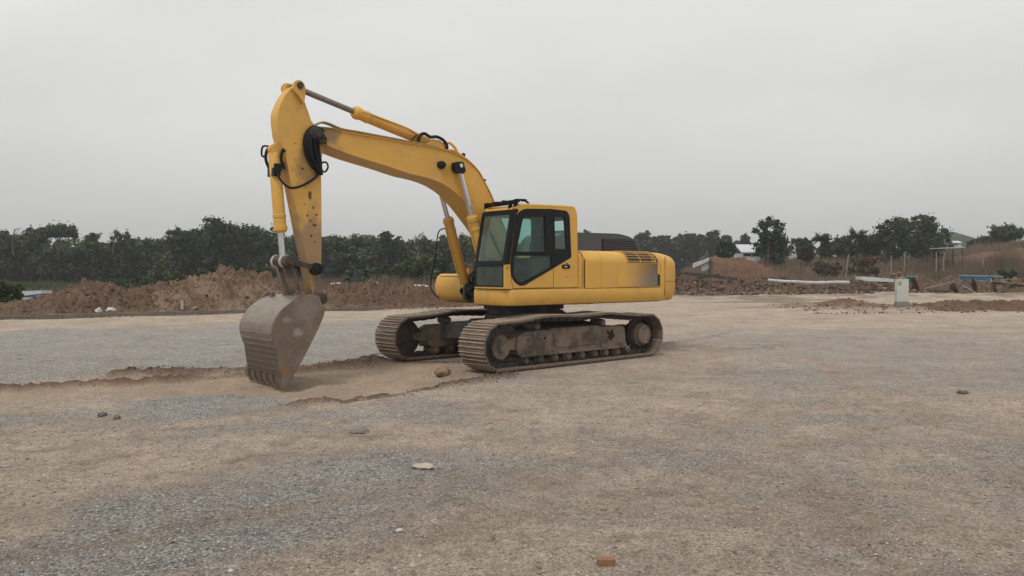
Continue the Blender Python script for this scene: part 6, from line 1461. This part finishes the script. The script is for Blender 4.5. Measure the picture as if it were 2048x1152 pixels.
def rubf(r, n):
    y = r.uniform(64.5, 72, n); return r.uniform(13, 46, n) , y
def chunks(name, label, n, xf, seed, smin, smax, cols):
    r2 = np.random.default_rng(seed); x, y = xf(r2, n)
    dg = bpy.context.evaluated_depsgraph_get(); z = np.empty(len(x))
    ok_ = np.ones(len(x), bool)
    for i in range(len(x)):
        hit, loc, nn_, fi_, ob_, mt_ = scene.ray_cast(dg, Vector((x[i], y[i], 12)), Vector((0, 0, -1)), distance=20); z[i] = loc.z if hit else 0
        ok_[i] = bool(hit) and (ob_.name.startswith('earth_heap') or ob_.name == 'ground')
    x, y, z = x[ok_], y[ok_], z[ok_]; n = len(x)
    base = np.array([(1, 0, 0), (0, 1, 0), (-1, 0, 0), (0, -1, 0), (0, 0, .8), (0, 0, -.6)]); s_ = (smin + (smax - smin) * r2.random(n) ** 2.5)[:, None, None]
    P = base[None] * s_ * (1 + .3 * r2.normal(size=(n, 6, 3))); st_ = r2.uniform(.5, 2.2, n)[:, None]; a = r2.uniform(0, 6.28, n); c, s2 = np.cos(a)[:, None], np.sin(a)[:, None]
    V = np.stack([P[:, :, 0] * c * st_ - P[:, :, 1] * s2 + x[:, None], P[:, :, 0] * s2 * st_ + P[:, :, 1] * c + y[:, None], P[:, :, 2] + z[:, None] + s_[:, :, 0] * .2], -1).reshape(-1, 3)
    f = np.array([(0, 1, 4), (1, 2, 4), (2, 3, 4), (3, 0, 4), (1, 0, 5), (2, 1, 5), (3, 2, 5), (0, 3, 5)]); F = (f[None] + 6 * np.arange(n)[:, None, None]).reshape(-1, 3)
    C = np.repeat(np.asarray(cols)[r2.integers(0, len(cols), n)] * r2.uniform(.6, 1.3, (n, 1)), 6, 0)
    o = from_arrays(name, V, F, pm2, attrs={'stone_colour': ('POINT', C)}); tag(o, label=label, cat='rubble', kind='stuff')
BR = [(.13, .085, .06), (.17, .115, .08), (.09, .058, .043), (.20, .145, .105), (.06, .042, .033)]
chunks('rubble', 'broken clods and scraps strewn over the heaps across the road', 5200, rubf, 31, .03, .24, BR)
chunks('rubble', 'clods strewn around the low spoil near the concrete marker block', 1400, lambda r, n: (r.uniform(12.5, 26, n), 34.3 + 7 * r.random(n) ** 1.2), 32, .008, .075, BR)
chunks('rubble', 'clods and stones strewn over the heaps on the left', 3600, lambda r, n: (lambda s_, t_: (KP[0] + KE[0] * s_ + KN[0] * t_, KP[1] + KE[1] * s_ + KN[1] * t_))(r.uniform(-8, 28, n), r.uniform(.5, 4.5, n)), 33, .010, .075, BR)

# ================================================================= THE AIR
hm = bpy.data.materials.new('haze_air'); hm.use_nodes = True; N, L = hm.node_tree.nodes, hm.node_tree.links; N.clear()
ho = N.new('ShaderNodeOutputMaterial'); pv = N.new('ShaderNodeVolumePrincipled'); pv.inputs['Color'].default_value = (.86, .88, .90, 1); pv.inputs['Density'].default_value = .00065; pv.inputs['Anisotropy'].default_value = 0.0
L.new(pv.outputs[0], ho.inputs['Volume'])
m = MB(); m.box(-1300, 1300, -60, 1500, -5, 46); hz = m.build('haze', hm); tag(hz, kind='stuff'); hz['label'] = 'thin pale haze over the whole site'; hz['category'] = 'haze'
